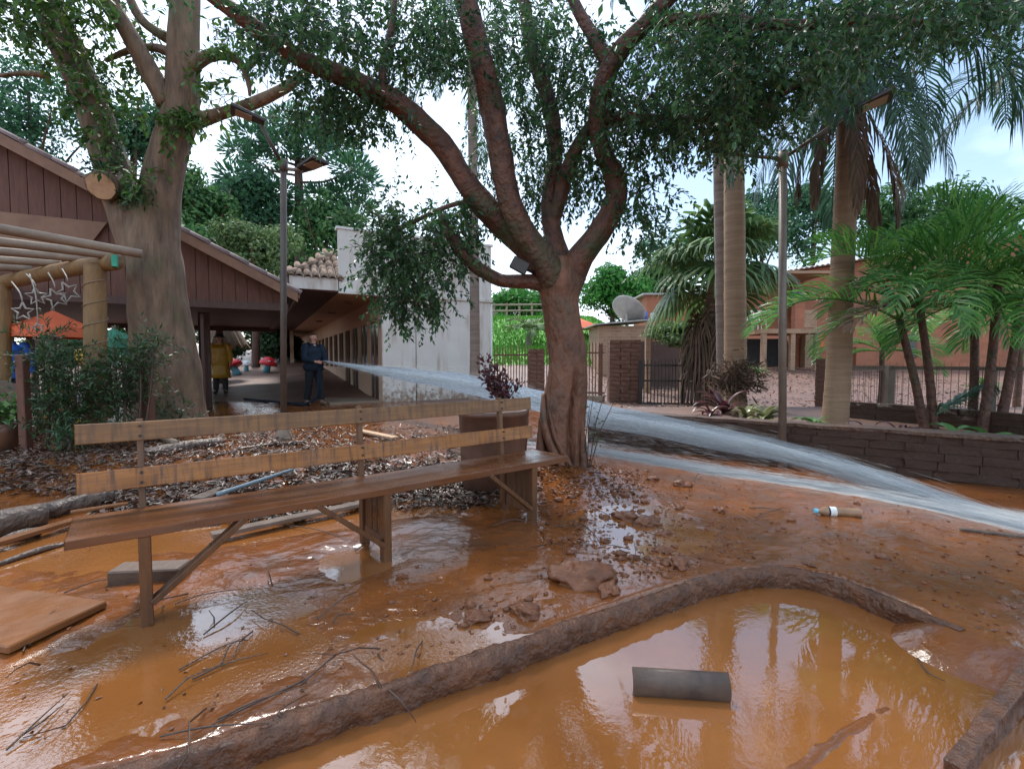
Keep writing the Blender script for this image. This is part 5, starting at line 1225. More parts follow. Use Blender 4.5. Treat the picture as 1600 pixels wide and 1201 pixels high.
bx('panel', M['block'], cb, (0, 0, .30), (.42, .04, .44), Matrix.Rotation(.25, 3, 'Y')); bx('seat', M['block'], cb, (.05, -.2, .05), (.42, .40, .04)); 
for sx in (-.1, .22):
    for sy in (-.36, -.04): MB().tube([(sx, sy, -.55), (sx, sy, .04)], .016, 6).build('leg', M['metal_dark'], cb)

# ------------------------------------------------------------------ playground beyond the lodge
def parasol(px, py_top, py_rim, rx, d, m, lab, n=8):
    a = P(px, py_rim, d); g = H(a.x, a.y); t = thing('parasol', lab, 'parasol', (a.x, a.y, g)); r = rx/FPX*d; zt = P(px, py_top, d).z-g; zr_ = a.z-g
    mb = MB(); mb.lathe([(r, zr_), (r*.5, zr_+(zt-zr_)*.48), (.03, zt), (.02, zt-.03), (r*.5, zr_+(zt-zr_)*.48-.03), (r*.99, zr_-.02)], n, close=False); mb.build('canopy', m, t)
    mb = MB(); mb.lathe([(r*.995, zr_+.003), (r*.995, zr_-.16)], n, close=False); mb.build('valance', m, t)
    MB().tube([(0, 0, 0), (0, 0, zt+.06)], .03, 8).build('pole', M['metal_pole'], t)
    for k in range(n): q = k*2*PI/n; MB().bar((0, 0, zt-.05), (r*.96*math.cos(q), r*.96*math.sin(q), zr_-.0), .02, .02).build('rib', M['metal_pole'], t)
parasol(84, 486, 514, 58, 8.85, M['orange_cloth'], 'orange parasol glowing behind the hanging stars')
parasol(178, 514, 530, 36, 9.0, M['green_cloth'], 'green parasol beyond the lodge between post and old tree')
tc_ = thing('play_counter', 'teal topped play counter under the green parasol', 'counter', tuple(Vector((P(190, 545, 9.15).x, 9.15, .1))))
tc_.scale = (.62, .62, 1.0)
bx('top', M['teal'], tc_, (0, 0, 1.3), (1.3, .5, .22))
for sx in (-.55, .55): bx('side_panel', M['dark_wood'], tc_, (sx, 0, .6), (.08, .45, 1.2))
yb = thing('climbing_frame', 'yellow and red playground frame behind the shrubs', 'play frame', (P(100, 570, 8.7).x, 8.7, .1)); yb.scale = (.65, .65, .72)
for a, b, m in (((-.6, 0, 0), (-.3, 0, 1.0), 'yellow'), ((.35, 0, 0), (.1, 0, 1.0), 'yellow'), ((-.45, 0, .75), (.3, 0, .75), 'orange_cloth'), ((.35, .2, .9), (.35, .2, 1.75), 'red'), ((-.5, .1, .3), (.4, .1, .3), 'red')):
    MB().tube([a, b], .045, 8).build('bar', M[m], yb)
bx('seat', M['yellow'], yb, (.45, .1, 1.62), (.35, .3, .35), bevel=.05)
bn = thing('banner', 'red and yellow banner strip hanging by the lodge post', 'banner', tuple(Lp(2.0, .9, .9)), ANG)
bx('red_stripe', M['red'], bn, (-.05, 0, .55), (.12, .02, 1.1)); bx('yellow_stripe', M['yellow'], bn, (.06, 0, .5), (.09, .02, 1.0))
def mushroom(px, py, d, r, lab, tiltx, capm='red'):
    a = P(px, py, d); g = H(a.x, a.y); t = thing('toadstool', lab, 'ornament', (a.x, a.y, g)); t.rotation_euler = (0, tiltx, 0)
    MB().lathe([(r*.42, -.02), (r*.36, r*.7), (r*.3, r*1.1)], 14).build('stalk', M['skyblue'], t, True)
    MB().lathe([(r*.3, r*1.02), (r, r*.98), (r*.97, r*1.25), (r*.75, r*1.6), (r*.4, r*1.85), (.01, r*1.92)], 18).build('cap', M[capm], t, True)
    for k in range(6):
        q = k*1.05; MB().lathe([(r*.16, -.01), (r*.13, .02), (.005, .03)], 8, (r*.8*math.cos(q), r*.8*math.sin(q), r*1.52)).build('spot', M['white'], t)
mushroom(372, 592, 20, .38, 'larger red capped toadstool ornament tipped towards the raincoat', -.5)
mushroom(416, 590, 21, .36, 'red capped toadstool ornament nearest the lamp post', .25)
mushroom(385, 592, 22, .25, 'small pale toadstool ornament between the two red caps', .1, 'white')
th = thing('thatched_shelter', 'round straw thatched shelter roof behind the yellow raincoat', 'shelter', (P(352, 545, 18).x, 18, H(P(352, 545, 18).x, 18)))
zt_, ze = P(352, 492, 18).z-th.location.z, P(352, 540, 18).z-th.location.z
mb = MB(); nn = 40
for k in range(nn):
    a = k*2*PI/nn
    for r0, z0 in ((.1, zt_), (.45, (zt_+ze)/2+.1), (.78+.07*rnd.random(), ze+rnd.uniform(-.12, .08))): mb.v.append((r0*math.cos(a), r0*math.sin(a), z0))
for k in range(nn):
    k2 = (k+1) % nn
    for j in range(2): mb.f.append((k*3+j, k*3+j+1, k2*3+j+1, k2*3+j))
mb.build('thatch_roof', M['thatch'], th); MB().tube([(0, 0, 0), (0, 0, zt_)], .07, 8).build('pole', M['log_grey'], th)
# ------------------------------------------------------------------ people
def skin_obj(name, V, Ed, root, m, parent, sub=2):
    keys = list(V); me = bpy.data.meshes.new(name)
    me.from_pydata([V[k][:3] for k in keys], [(keys.index(a), keys.index(b)) for a, b in Ed], []); me.materials.append(m)
    o = link(name, me, parent)
    sk = o.modifiers.new('skin', 'SKIN'); sk.use_smooth_shade = True; sk.branch_smoothing = .6
    for i, k in enumerate(keys):
        r = V[k][3]; s_ = me.skin_vertices[0].data[i]; s_.radius = (r, r) if not isinstance(r, tuple) else r; s_.use_root = (k == root)
    ss = o.modifiers.new('sub', 'SUBSURF'); ss.levels = sub; ss.render_levels = sub
    return o
def person(label, loc, rotz, arms, top_m, leg_m, boot_m, hair_m=None, coat=False, cap_m=None, stride=.12, cat='person', top_grow=.03):
    t = thing('person', label, cat, loc, rotz)
    V = {'pelvis': (0, 0, .94, .13), 'waist': (0, 0, 1.08, .125), 'chest': (.01, 0, 1.28, .14), 'collar': (0, 0, 1.43, .075), 'neck': (.015, 0, 1.51, .055),
         'jaw': (.04, 0, 1.575, .068), 'head': (.015, 0, 1.645, .098), 'crown': (.0, 0, 1.705, .085), 'nose': (.125, 0, 1.625, .012), 'ear_l': (.01, .092, 1.63, .014), 'ear_r': (.01, -.092, 1.63, .014)}
    Ed = [('pelvis', 'waist'), ('waist', 'chest'), ('chest', 'collar'), ('collar', 'neck'), ('neck', 'jaw'), ('jaw', 'head'), ('head', 'crown'), ('head', 'nose'), ('head', 'ear_l'), ('head', 'ear_r')]
    for sg, s_ in (('l', 1), ('r', -1)):
        fwd = stride*s_
        V.update({'hip'+sg: (0, .095*s_, .88, .095), 'knee'+sg: (.03+fwd*.6, .115*s_, .49, .062), 'ankle'+sg: (fwd, .13*s_, .09, .042), 'toe'+sg: (fwd+.15, .15*s_, .035, .035)})
        Ed += [('pelvis', 'hip'+sg), ('hip'+sg, 'knee'+sg), ('knee'+sg, 'ankle'+sg), ('ankle'+sg, 'toe'+sg)]
        sh, el, wr, pm = arms[sg]
        V.update({'sh'+sg: (*sh, .062), 'el'+sg: (*el, .043), 'wr'+sg: (*wr, .03), 'pm'+sg: (*pm, .036)})
        Ed += [('chest', 'sh'+sg), ('sh'+sg, 'el'+sg), ('el'+sg, 'wr'+sg), ('wr'+sg, 'pm'+sg)]
        pv = Vector(pm); dv = (pv-Vector(wr)).normalized(); sv = dv.cross(Vector((0, 0, 1))).normalized(); uv = sv.cross(dv)
        for k in range(4):
            b0 = pv+dv*.035+uv*(.027-.018*k); L_ = (.03, .036, .034, .026)[k]
            b1 = b0+dv*L_*.9+sv*.006*s_; b2 = b1+dv*L_*.3+sv*L_*.7*s_
            V['f%d%s' % (k, sg)] = (*b0, .011); V['g%d%s' % (k, sg)] = (*b1, .0095); V['h%d%s' % (k, sg)] = (*b2, .008)
            Ed += [('pm'+sg, 'f%d%s' % (k, sg)), ('f%d%s' % (k, sg), 'g%d%s' % (k, sg)), ('g%d%s' % (k, sg), 'h%d%s' % (k, sg))]
        tb = pv+uv*.035-dv*.005; tb2 = tb+dv*.04+uv*.012
        V['t0'+sg] = (*tb, .012); V['t1'+sg] = (*tb2, .0095); Ed += [('pm'+sg, 't0'+sg), ('t0'+sg, 't1'+sg)]
    body = skin_obj('body', V, Ed, 'pelvis', M['skin'], t)
    g = top_grow
    fold = lambda k: (lambda i, a, p: 1+.07*mnoise.noise(Vector((math.cos(a)*2.2, math.sin(a)*2.2+k, p.z*9)))+.03*math.sin(p.z*34+2*math.cos(a)))
    mb = MB(); rows = spline([(0, 0, .84, .155+g), (.005, 0, .92, .165+g), (.015, 0, 1.05, .15+g), (.015, 0, 1.18, .15+g), (.005, 0, 1.32, .155+g), (0, 0, 1.405, .13+g*.6), (.005, 0, 1.45, .082), (.01, 0, 1.50, .078)], .03)
    ell = fold(1); base = len(mb.v); mb.tube([q[:3] for q in rows], [q[3] for q in rows], 22, ell)
    mb.v = [(x*.84, y*1.18 if z < 1.42 else y, z) for x, y, z in mb.v]
    for sg in 'lr':
        sh, el, wr, pm = [Vector(q) for q in arms[sg]]; cf = el.lerp(wr, .92); si = sh+Vector((0, -.07 if sg == 'l' else .07, .0))
        rows = spline([(*si, .07), (*sh, .08+g*.3), (*sh.lerp(el, .5), .066+g*.4), (*el, .060+g*.35), (*el.lerp(cf, .5), .054+g*.3), (*cf, .044+g*.2)], .025)
        mb.tube([q[:3] for q in rows], [q[3] for q in rows], 14, fold(3 if sg == 'l' else 6))
    mb.build('raincoat' if coat else 'jacket', top_m, t, True)
    if coat:
        mb = MB(); mb.lathe([(.17, 1.05), (.20, .85), (.235, .6), (.25, .46), (.24, .46), (.19, .85), (.16, 1.05)], 20, close=False)
        mb.v = [(x*.85+.0, y*1.1+.015*math.sin(8*math.atan2(y, x)), z) for x, y, z in mb.v]; mb.build('coat_skirt', top_m, t, True)
    mb = MB(); rows = spline([(0, 0, .99, .15), (0, 0, .92, .16), (0, 0, .83, .15), (0, 0, .77, .10)], .03); mb.tube([q[:3] for q in rows], [q[3] for q in rows], 18); mb.v = [(x*.86, y*1.15, z) for x, y, z in mb.v]
    for sg, s_ in (('l', 1), ('r', -1)):
        fwd = stride*s_
        rows = spline([(0, .085*s_, .90, .10), (.01+fwd*.1, .098*s_, .80, .108), (.02+fwd*.3, .108*s_, .66, .10), (.03+fwd*.6, .115*s_, .48, .085), (.01+fwd*.85, .125*s_, .28, .082), (fwd, .13*s_, .13, .078)], .025)
        mb.tube([q[:3] for q in rows], [q[3] for q in rows], 16, fold(9+s_))
        bm_ = MB(); rows = spline([(fwd, .13*s_, .26, .07), (fwd, .13*s_, .12, .06), (fwd+.02, .132*s_, .06, .056), (fwd+.10, .14*s_, .045, .046), (fwd+.19, .15*s_, .04, .034)], .02)
        bm_.tube([q[:3] for q in rows], [q[3] for q in rows], 14); bm_.build('boot', boot_m, t, True)
    mb.build('trousers', leg_m, t, True)
    for s_ in (-1, 1):
        e = MB().lathe([(.011, 0), (.009, .004), (.001, .006)], 8).build('eye', M['black_cloth'], t); e.location = (.098, .033*s_, 1.652); e.rotation_euler = (0, PI/2, 0)
    mb = MB(); mb.tube([(.098, -.022, 1.585), (.107, 0, 1.583), (.098, .022, 1.585)], .006, 6); mb.build('mouth', M['red'], t).data.materials[0] = M['clay']
    if hair_m:
        bm = bmesh.new(); bmesh.ops.create_icosphere(bm, subdivisions=3, radius=1)
        bmesh.ops.delete(bm, geom=[v for v in bm.verts if v.co.z < -.25 or v.co.x > .1 or v.co.z > .72], context='VERTS')
        for v in bm.verts: v.co = Vector((v.co.x*.094+.008, v.co.y*.094, v.co.z*.094+1.65))
        me = bpy.data.meshes.new('hair'); bm.to_mesh(me); bm.free(); me.materials.append(hair_m); me.polygons.foreach_set('use_smooth', np.ones(len(me.polygons), dtype=bool)); link('hair', me, t)
    if cap_m:
        mb = MB(); mb.lathe([(.112, 1.66), (.115, 1.70), (.09, 1.75), (.02, 1.775)], 16, close=False); mb.build('hat', cap_m, t, True)
        mb = MB(); mb.lathe([(.17, 1.655), (.11, 1.665), (.11, 1.672), (.17, 1.662)], 16, close=False); mb.build('brim', cap_m, t, True)
    return t
MANX, MANY = P(491, 630, 11.9).x, 11.9
MANZ = H(MANX, MANY)
arms_h = {'l': ((0, .20, 1.40), (.10, .25, 1.13), (.36, .10, 1.03), (.43, .06, 1.02)), 'r': ((0, -.20, 1.40), (.08, -.26, 1.12), (.33, -.12, 1.05), (.40, -.08, 1.04))}
man = person('man in navy jacket and muddy boots spraying a hose by the white building', (MANX, MANY, MANZ), rad(-40), arms_h, M['navy'], M['trouser'], M['boot'], M['hair'], stride=.10, top_grow=.045)
arms_d = {'l': ((0, .20, 1.40), (.02, .27, 1.13), (.10, .28, .90), (.12, .28, .83)), 'r': ((0, -.20, 1.40), (.02, -.27, 1.13), (.08, -.28, .89), (.10, -.28, .82))}
person('person in a long yellow raincoat and dark hat standing in the lodge doorway', (P(345, 600, 14.4).x, 14.4, H(P(345, 600, 14.4).x, 14.4)), rad(-70), arms_d, M['raincoat'], M['black_cloth'], M['black_cloth'], None, True, M['black_cloth'], .04, top_grow=.05)
person('person in a blue jacket and pale cap beyond the pergola', (P(20, 600, 8.75).x, 8.75, H(P(20, 600, 8.75).x, 8.75)), rad(-60), arms_d, M['blue'], M['trouser'], M['boot'], None, False, M['white'], .05)

# hose and nozzle
rot = Matrix.Rotation(rad(-40), 3, 'Z'); mo = Vector((MANX, MANY, MANZ))
nz = mo+rot@Vector((.42, 0, 1.035)); tip = mo+rot@Vector((.62, 0, 1.05))
hose = thing('fire_hose', 'dark blue hose hanging from the man\'s hands and trailing to the lodge', 'hose', (MANX, MANY, MANZ))
pts = [nz, mo+rot@Vector((.28, 0, .95)), mo+rot@Vector((.24, -.02, .6)), mo+rot@Vector((.20, -.05, .2)), mo+rot@Vector((.05, -.25, .04))]
for px, py in ((470, 640), (435, 640), (400, 632), (360, 628), (325, 626)):
    g = P(px, py, 11.4); pts.append(Vector((g.x, 11.5+.01*(470-px), H(g.x, 11.5)+.035)))
sp3 = spline([tuple(q-mo)+(.032,) for q in pts], .06)
MB().tube([q[:3] for q in sp3], .03, 10).build('tube', M['navy'], hose, True)
MB().tube([tuple(nz-mo), tuple((nz*.4+tip*.6)-mo), tuple(tip-mo)], [.034, .026, .018], 12).build('nozzle', M['metal_pole'], hose, True)

# ------------------------------------------------------------------ water jet
JA = [(tip.x, tip.y, tip.z)] + [tuple(P(*q)) for q in ((600, 580, 10.0), (700, 594, 8.6), (800, 616, 7.5), (920, 646, 6.3), (1080, 676, 5.4), (1230, 708, 4.75), (1400, 758, 4.05), (1600, 828, 3.42), (1720, 872, 3.15))]
JB = [tuple(G(*q, .03)) for q in ((900, 700), (1000, 718), (1140, 742), (1290, 766), (1450, 797), (1600, 831), (1720, 862))]
ja = np.array(spline(JA, .05)); jb = np.array(spline(JB, .05))
jet = thing('water_jet', 'white jet of water arcing from the hose across the yard', 'water jet', tuple(tip))
to = np.array(tip)
def streaks(n, path, spread, seed, tb=1.0, ln=(.06, .30), wd=(.0025, .007), down=0.0, zmin=None, t_pow=1.0, core=.5):
    r3 = np.random.default_rng(seed); m = len(path)-2
    t = np.where(r3.random(n) < .5, r3.random(n)**1.7, r3.random(n)**.55) if t_pow < 0 else r3.random(n)**t_pow*tb; i = (t*m).astype(int); fr = (t*m-i)[:, None]
    c = path[i]*(1-fr)+path[i+1]*fr; tg = path[i+1]-path[i]; tg /= np.linalg.norm(tg, axis=1, keepdims=True)
    sp = np.interp(t, np.linspace(0, 1, len(spread)), spread)
    q = r3.normal(size=(n, 3)); q *= np.where(r3.random((n, 1)) < core, .45, 1.0)
    q[:, 2] *= .9
    c = c+q*sp[:, None]
    if down: c[:, 2] -= np.abs(r3.normal(size=n))*down*np.interp(t, [0, .3, .6, 1], [0, .25, 1, .3])
    zg = Hn(c[:, 0], c[:, 1]); c[:, 2] = np.maximum(c[:, 2], zg+.01 if zmin is None else zg+zmin)
    d = tg+r3.normal(size=(n, 3))*.10*np.clip(sp[:, None]*5, .1, 1); d /= np.linalg.norm(d, axis=1, keepdims=True)
    L = r3.uniform(*ln, n)[:, None]; w = r3.uniform(*wd, n)[:, None]*np.clip(.5+sp[:, None]*3, .6, 1.3)
    s1 = np.cross(d, r3.normal(size=(n, 3))); s1 /= np.linalg.norm(s1, axis=1, keepdims=True); s2 = np.cross(d, s1)
    A_, B_ = c-d*L/2, c+d*L/2; mid = c+d*L*.1
    v = np.stack([A_, mid+s1*w, mid-s1*w*.5+s2*w*.87, mid-s1*w*.5-s2*w*.87, B_], 1).reshape(-1, 3)
    k = np.arange(n)[:, None]*5
    f = np.concatenate([k+np.array(x) for x in ([0, 2, 1], [0, 3, 2], [0, 1, 3], [4, 1, 2], [4, 2, 3], [4, 3, 1])], 0)
    return v, f
v, f = streaks(26000, ja, [.012, .04, .075, .10, .11, .10, .085, .06, .045, .04], 1, ln=(.08, .5), wd=(.0008, .0021), t_pow=-1)
o = link('droplet_streaks', mesh_np('droplet_streaks', v-to, f, M['spray']), jet); tag(o, kind='stuff')
v, f = streaks(3500, ja, [.01, .06, .10, .12, .13, .12, .10, .06], 2, ln=(.04, .2), wd=(.0015, .003), down=.25)
o = link('falling_drops', mesh_np('falling_drops', v-to, f, M['spray']), jet); tag(o, kind='stuff')
v, f = streaks(12000, ja, [.008, .02, .04, .055, .06, .06, .045, .035], 3, ln=(.15, .6), wd=(.0009, .0022), t_pow=-1)
o = link('core_streaks', mesh_np('core_streaks', v-to, f, M['foam']), jet); tag(o, kind='stuff')
v, f = streaks(26000, jb, [.10, .06, .045, .045, .05], 4, t_pow=.6, ln=(.06, .4), wd=(.001, .0028), zmin=.004)
o = link('splash', mesh_np('splash', v-to, f, M['foam']), jet); tag(o, kind='stuff')
# fine mist round the jet
mist = bpy.data.materials.new('mist'); mist.use_nodes = True; nt = mist.node_tree; nt.nodes.remove(nt.nodes['Principled BSDF'])
pv = nt.nodes.new('ShaderNodeVolumePrincipled'); pv.inputs['Color'].default_value = (.93, .97, 1, 1); pv.inputs['Density'].default_value = 1.1; pv.inputs['Anisotropy'].default_value = .5
nt.links.new(pv.outputs['Volume'], nt.nodes['Material Output'].inputs['Volume'])
def mist_tube(name, path, prof, flat=.8):
    mb = MB(); pts = [Vector(q)-Vector(to) for q in path[::6]]
    tt_ = np.linspace(0, 1, len(pts)); rr = np.interp(tt_, np.linspace(0, 1, len(prof)), prof)
    mb.tube(pts, list(rr), 12, lambda i, a, p: 1+.25*mnoise.noise(Vector((math.cos(a), math.sin(a), i*.35))))
    o = mb.build(name, mist, jet, True); tag(o, kind='stuff'); return o
mist_tube('mist', ja[: int(len(ja)*.98)], [.015, .06, .12, .15, .17, .16, .13, .10, .07])
mist_tube('ground_mist', jb, [.06, .07, .06, .06, .07])

# ------------------------------------------------------------------ tubs and plants behind the bench
def tub(px, py, d, r, h, lab):
    a = P(px, py, d); t = thing('clay_tub', lab, 'planter', (a.x, a.y, H(a.x, a.y)-.05))
    MB().lathe([(r*.86, 0), (r*.95, h*.5), (r*.98, h-.05), (r*1.03, h-.045), (r*1.03, h), (r*.9, h), (r*.88, h-.10), (.01, h-.11)], 36).build('shell', M['clay'], t, True)
    MB().lathe([(r*.875, h-.09), (r*.5, h-.07), (.01, h-.06)], 24).build('soil', M['soil'], t, True)
    return t, a
tub1, a1 = tub(770, 775, 4.45, .315, .74, 'large muddy clay tub standing behind the bench end')
tub2, a2 = tub(788, 720, 5.7, .30, .62, 'second clay tub behind the larger one holding a dark shrub')
ms = thing('maroon_shrub', 'thin shrub with dark maroon leaves growing in the rear clay tub', 'plant', (a2.x, a2.y, .55))
tw = []; lp = []
for k in range(15):
    e = Vector((rnd.uniform(-.30, .30), rnd.uniform(-.25, .25), rnd.uniform(.35, .72)))
    sp4 = spline([(0, 0, -.03, .012), (e.x*.3, e.y*.3, e.z*.5, .008), (e.x, e.y, e.z, .004)], .05)
    MB().tube([q[:3] for q in sp4], [q[3] for q in sp4], 6).build('stem', M['twig'], ms, True)
    for q in sp4[len(sp4)//2:]:
        for _ in range(4): lp.append(np.array(q[:3])+rng.normal(size=3)*.03)
lp = np.array(lp); n = len(lp); v, f = leaf_arrays(lp, rnd_dirs(n)+np.array([0, 0, .4]), rnd_dirs(n), rng.uniform(.05, .10, n), rng.uniform(.03, .05, n))
o = link('foliage', mesh_np('foliage', v, f, M['maroon']), ms); tag(o, kind='stuff')

def strap_plant(lab, px, py, d, m, n, L, wd, up, z=None, name='strap_plant', cat='plant', arch=.9):
    a = P(px, py, d); z = H(a.x, a.y) if z is None else z
    t = thing(name, lab, cat, (a.x, a.y, z-.02))
    for k in range(n):
        az = k*2.399+rnd.uniform(-.3, .3); el = up+rnd.uniform(-.45, .35); l = L*rnd.uniform(.7, 1.15); vs = []; N = 7
        x = z_ = 0; e = el
        for i in range(N+1):
            u = i/N; w = wd*math.sin(PI*min(.97, .12+.86*u))**.7*(1 if u < .95 else .3)
            vs += [(x, -w/2, z_+w*.15), (x, 0, z_-w*.05), (x, w/2, z_+w*.15)]
            x += l/N*math.cos(e); z_ += l/N*math.sin(e); e -= arch*2.2/N*(.4+u)
        fs = []
        for i in range(N):
            for j in range(2): fs.append((i*3+j, i*3+j+1, i*3+4+j, i*3+3+j))
        mb = MB(); mb.add(vs, fs); o = mb.build('leaf', m, t, True); o.rotation_euler = (0, 0, az); o.location = (0, 0, .02+.012*(k % 5))
    return t
strap_plant('maroon cordyline with shiny strap leaves in front of the stout palm', 1130, 640, 7.6, M['maroon'], 18, .55, .10, .95)
strap_plant('low maroon cordyline left of the variegated crotons', 1110, 645, 7.2, M['maroon'], 12, .35, .08, .7)
strap_plant('variegated croton beside the grey lamp post', 1195, 650, 6.6, M['croton'], 22, .36, .10, .9)
strap_plant('variegated croton between cordyline and stout palm', 1165, 650, 7.0, M['croton'], 16, .32, .09, .9)
strap_plant('green strap leaved clump at the foot of the tall pale palm', 1270, 662, 6.2, M['bigleaf'], 14, .28, .06, .6)
strap_plant('maroon bromeliad on the wall edge right of the tall palm', 1352, 668, 5.6, M['maroon'], 12, .26, .05, .7, arch=1.3)
strap_plant('maroon bromeliad between the low walls', 1405, 668, 5.5, M['maroon'], 14, .30, .05, .75, arch=1.3)
strap_plant('broad bright green leaves poking over the low wall', 1500, 672, 5.1, M['bigleaf'], 7, .34, .15, .6)
strap_plant('broad green leaves under the leaning palm stems', 1545, 680, 4.95, M['bigleaf'], 6, .32, .13, .5)
strap_plant('small bright green plant under the house balcony', 1183, 570, 20, M['bigleaf'], 14, .8, .12, .9)
strap_plant('round bright green shrub beside the slim brick post', 1288, 558, 12.5, M['bigleaf'], 26, .35, .12, .8, z=1.1)
strap_plant('green plant below the far end of the house wall', 1540, 590, 15, M['bigleaf'], 18, .6, .12, .9)
# sucker twigs on the right of the big tree
sk_ = thing('sapling', 'leafless thin sapling beside the big tree trunk', 'plant', tuple(Vector((P(918, 745, 4.85).x, 4.85, .03))))
for x1_, y1_ in ((955, 580), (930, 600), (968, 610), (922, 630)):
    e = P(x1_, y1_, 4.75)-Vector(sk_.location); MB().tube([(0, 0, 0), tuple(e*.5+Vector((-.03, 0, .04))), tuple(e)], [.006, .005, .002], 5).build('stem', M['twig'], sk_)
lp = np.array([np.array(P(rnd.uniform(912, 940), rnd.uniform(630, 720), 4.8))-np.array(sk_.location) for _ in range(40)]); v, f = leaf_arrays(lp, rnd_dirs(40), rnd_dirs(40), rng.uniform(.03, .05, 40), rng.uniform(.015, .025, 40))
o = link('foliage', mesh_np('foliage', v, f, M['bush']), sk_); tag(o, kind='stuff')

# ------------------------------------------------------------------ debris
def log3(name, lab, cat, a, b, r, m, amp=.15, n=12, bend=.02, group=None, r1=None, seed=0, step=.06):
    a, b = Vector(a), Vector(b); mid = (a+b)*.5+Vector((rnd.uniform(-bend, bend), rnd.uniform(-bend, bend), rnd.uniform(0, bend))); o_ = a
    me = limb_mesh(name, [(0, 0, 0, r), tuple(mid-o_)+(r*.95,), tuple(b-o_)+(r1 or r*.85,)], m, n=n, amp=amp, freq=5, seed=seed, step=step)
    o = link(name, me, None, o_); tag(o, lab, cat, group); return o
def gp(px, py, z): return G(px, py, z)
def gl(px, py, r): 
    g = G(px, py, .0); g = G(px, py, H(g.x, g.y)+r*.6); return g
log3('log', 'thick wet log lying at the left behind the bench', 'log', gl(-60, 830, .1), gl(72, 803, .1), .095, M['driftwood'], seed=1)
log3('log', 'dark rotten log end beyond the thick wet log', 'log', gl(70, 800, .06), gl(175, 775, .06), .075, M['driftwood'], amp=.3, seed=2)
log3('log', 'hollow grey log lying between bench slats and lamp post', 'log', gl(222, 712, .07), gl(346, 690, .07), .085, M['driftwood'], amp=.25, seed=3, r1=.07)
log3('log', 'round ended log floating in the orange channel under the seat', 'log', gl(246, 835, .04), gl(345, 822, .04), .045, M['driftwood'], seed=4)
log3('log', 'short pale log near the old tree foot', 'log', gl(225, 680, .05), gl(275, 692, .05), .05, M['log_grey'], seed=5)
log3('branch', 'grey forked branch at the far left mud', 'branch', gl(-20, 865, .04), gl(62, 830, .04), .055, M['driftwood'], amp=.35, seed=6, r1=.03)
log3('branch', 'long dark branch lying across the orange channel', 'branch', gl(-30, 892, .015), gl(163, 848, .02), .018, M['driftwood'], amp=.2, bend=.05, seed=7, r1=.014)
log3('branch', 'black branch beside the middle trestle', 'branch', gl(460, 829, .012), gl(612, 806, .012), .016, M['twig'], amp=.3, bend=.03, seed=8, r1=.008)
log3('branch', 'dark branch behind the lower slat near the lamp foot', 'branch', gl(370, 702, .02), gl(480, 690, .02), .025, M['twig'], amp=.2, bend=.05, seed=9)
log3('branch', 'long thin branch below the old tree', 'branch', gl(260, 695, .02), gl(350, 686, .02), .022, M['twig'], amp=.2, bend=.05, seed=10)
log3('pipe', 'pale blue plastic pipe lying in the leaf litter', 'pipe', gl(340, 772, .09), gl(458, 733, .09), .018, M['pvc'], amp=0, bend=0, seed=11)
def board(name, lab, a, b, w, th, m, cat='plank', z=.03):
    a, b = G(*a, z), G(*b, z); a.z = max(a.z, H(a.x, a.y)+th*.3); b.z = max(b.z, H(b.x, b.y)+th*.3); d = (b-a); L = d.length; o_ = a
    n = 10; mb = MB(); dn_ = d.normalized(); sv = dn_.cross(Vector((0, 0, 1))).normalized(); up = sv.cross(dn_); vs = []; fs = []
    for i in range(n+1):
        c = d*(i/n)
        for s_, u_ in ((-1, -1), (1, -1), (1, 1), (-1, 1)): vs.append(c+sv*(w/2*s_+.008*mnoise.noise(Vector((i*.8, s_*3, L))))+up*(th/2*u_+.003*mnoise.noise(Vector((i*.9, u_*4, L)))))
    for i in range(n):
        for j in range(4): fs.append((i*4+j, i*4+(j+1) % 4, i*4+4+(j+1) % 4, i*4+4+j))
    fs += [(0, 3, 2, 1), (n*4, n*4+1, n*4+2, n*4+3)]
    mb.add(vs, fs); o = mb.build(name, m, None, bevel=.003, loc=o_); tag(o, lab, cat); return o
board('plank', 'narrow brown plank at the far left behind the bench', (-40, 858), (118, 812), .08, .03, M['board'], z=.05)
board('plank', 'long wet pale edged plank along the orange channel', (330, 836), (585, 782), .09, .03, M['shiny'], z=.05)
board('plank', 'short grey board in the litter by the blue pipe', (308, 778), (352, 762), .12, .02, M['shiny'], z=.09)
board('plank', 'split pinkish plank behind the middle bench post', (560, 672), (618, 684), .12, .03, M['cut'], z=.08)
board('plank', 'thin plank in litter under the left seat end', (110, 800), (200, 786), .05, .02, M['board'], z=.08)
board('plank', 'thin dark timber strip on the far right mud', (1500, 833), (1640, 850), .04, .02, M['driftwood'], z=.03)
a_ = G(168, 938, .045); b_ = G(12, 1010, .045); dv = (b_-a_).normalized(); nv = Vector((dv.y, -dv.x, 0)); nv = nv if nv.x < 0 else -nv
mb = MB(); c_ = [a_, b_, b_+nv*.75, a_+nv*.75]; mb.hexa([tuple(q-a_-Vector((0, 0, .035))) for q in c_][::-1]+[tuple(q-a_) for q in c_][::-1])
bo = mb.build('panel_board', M['board'], None, bevel=.006, loc=a_); tag(bo, 'flat mud coated board lying at the left of the near bench leg', 'board')
a_ = G(236, 905, .0); mb = MB(); mb.box((0, 0, .035), (.36, .14, .09), Matrix.Rotation(.10, 3, 'Z')); o = mb.build('block', M['block'], None, bevel=.008, loc=a_); tag(o, 'grey block sunk in the mud behind the near bench leg', 'block')
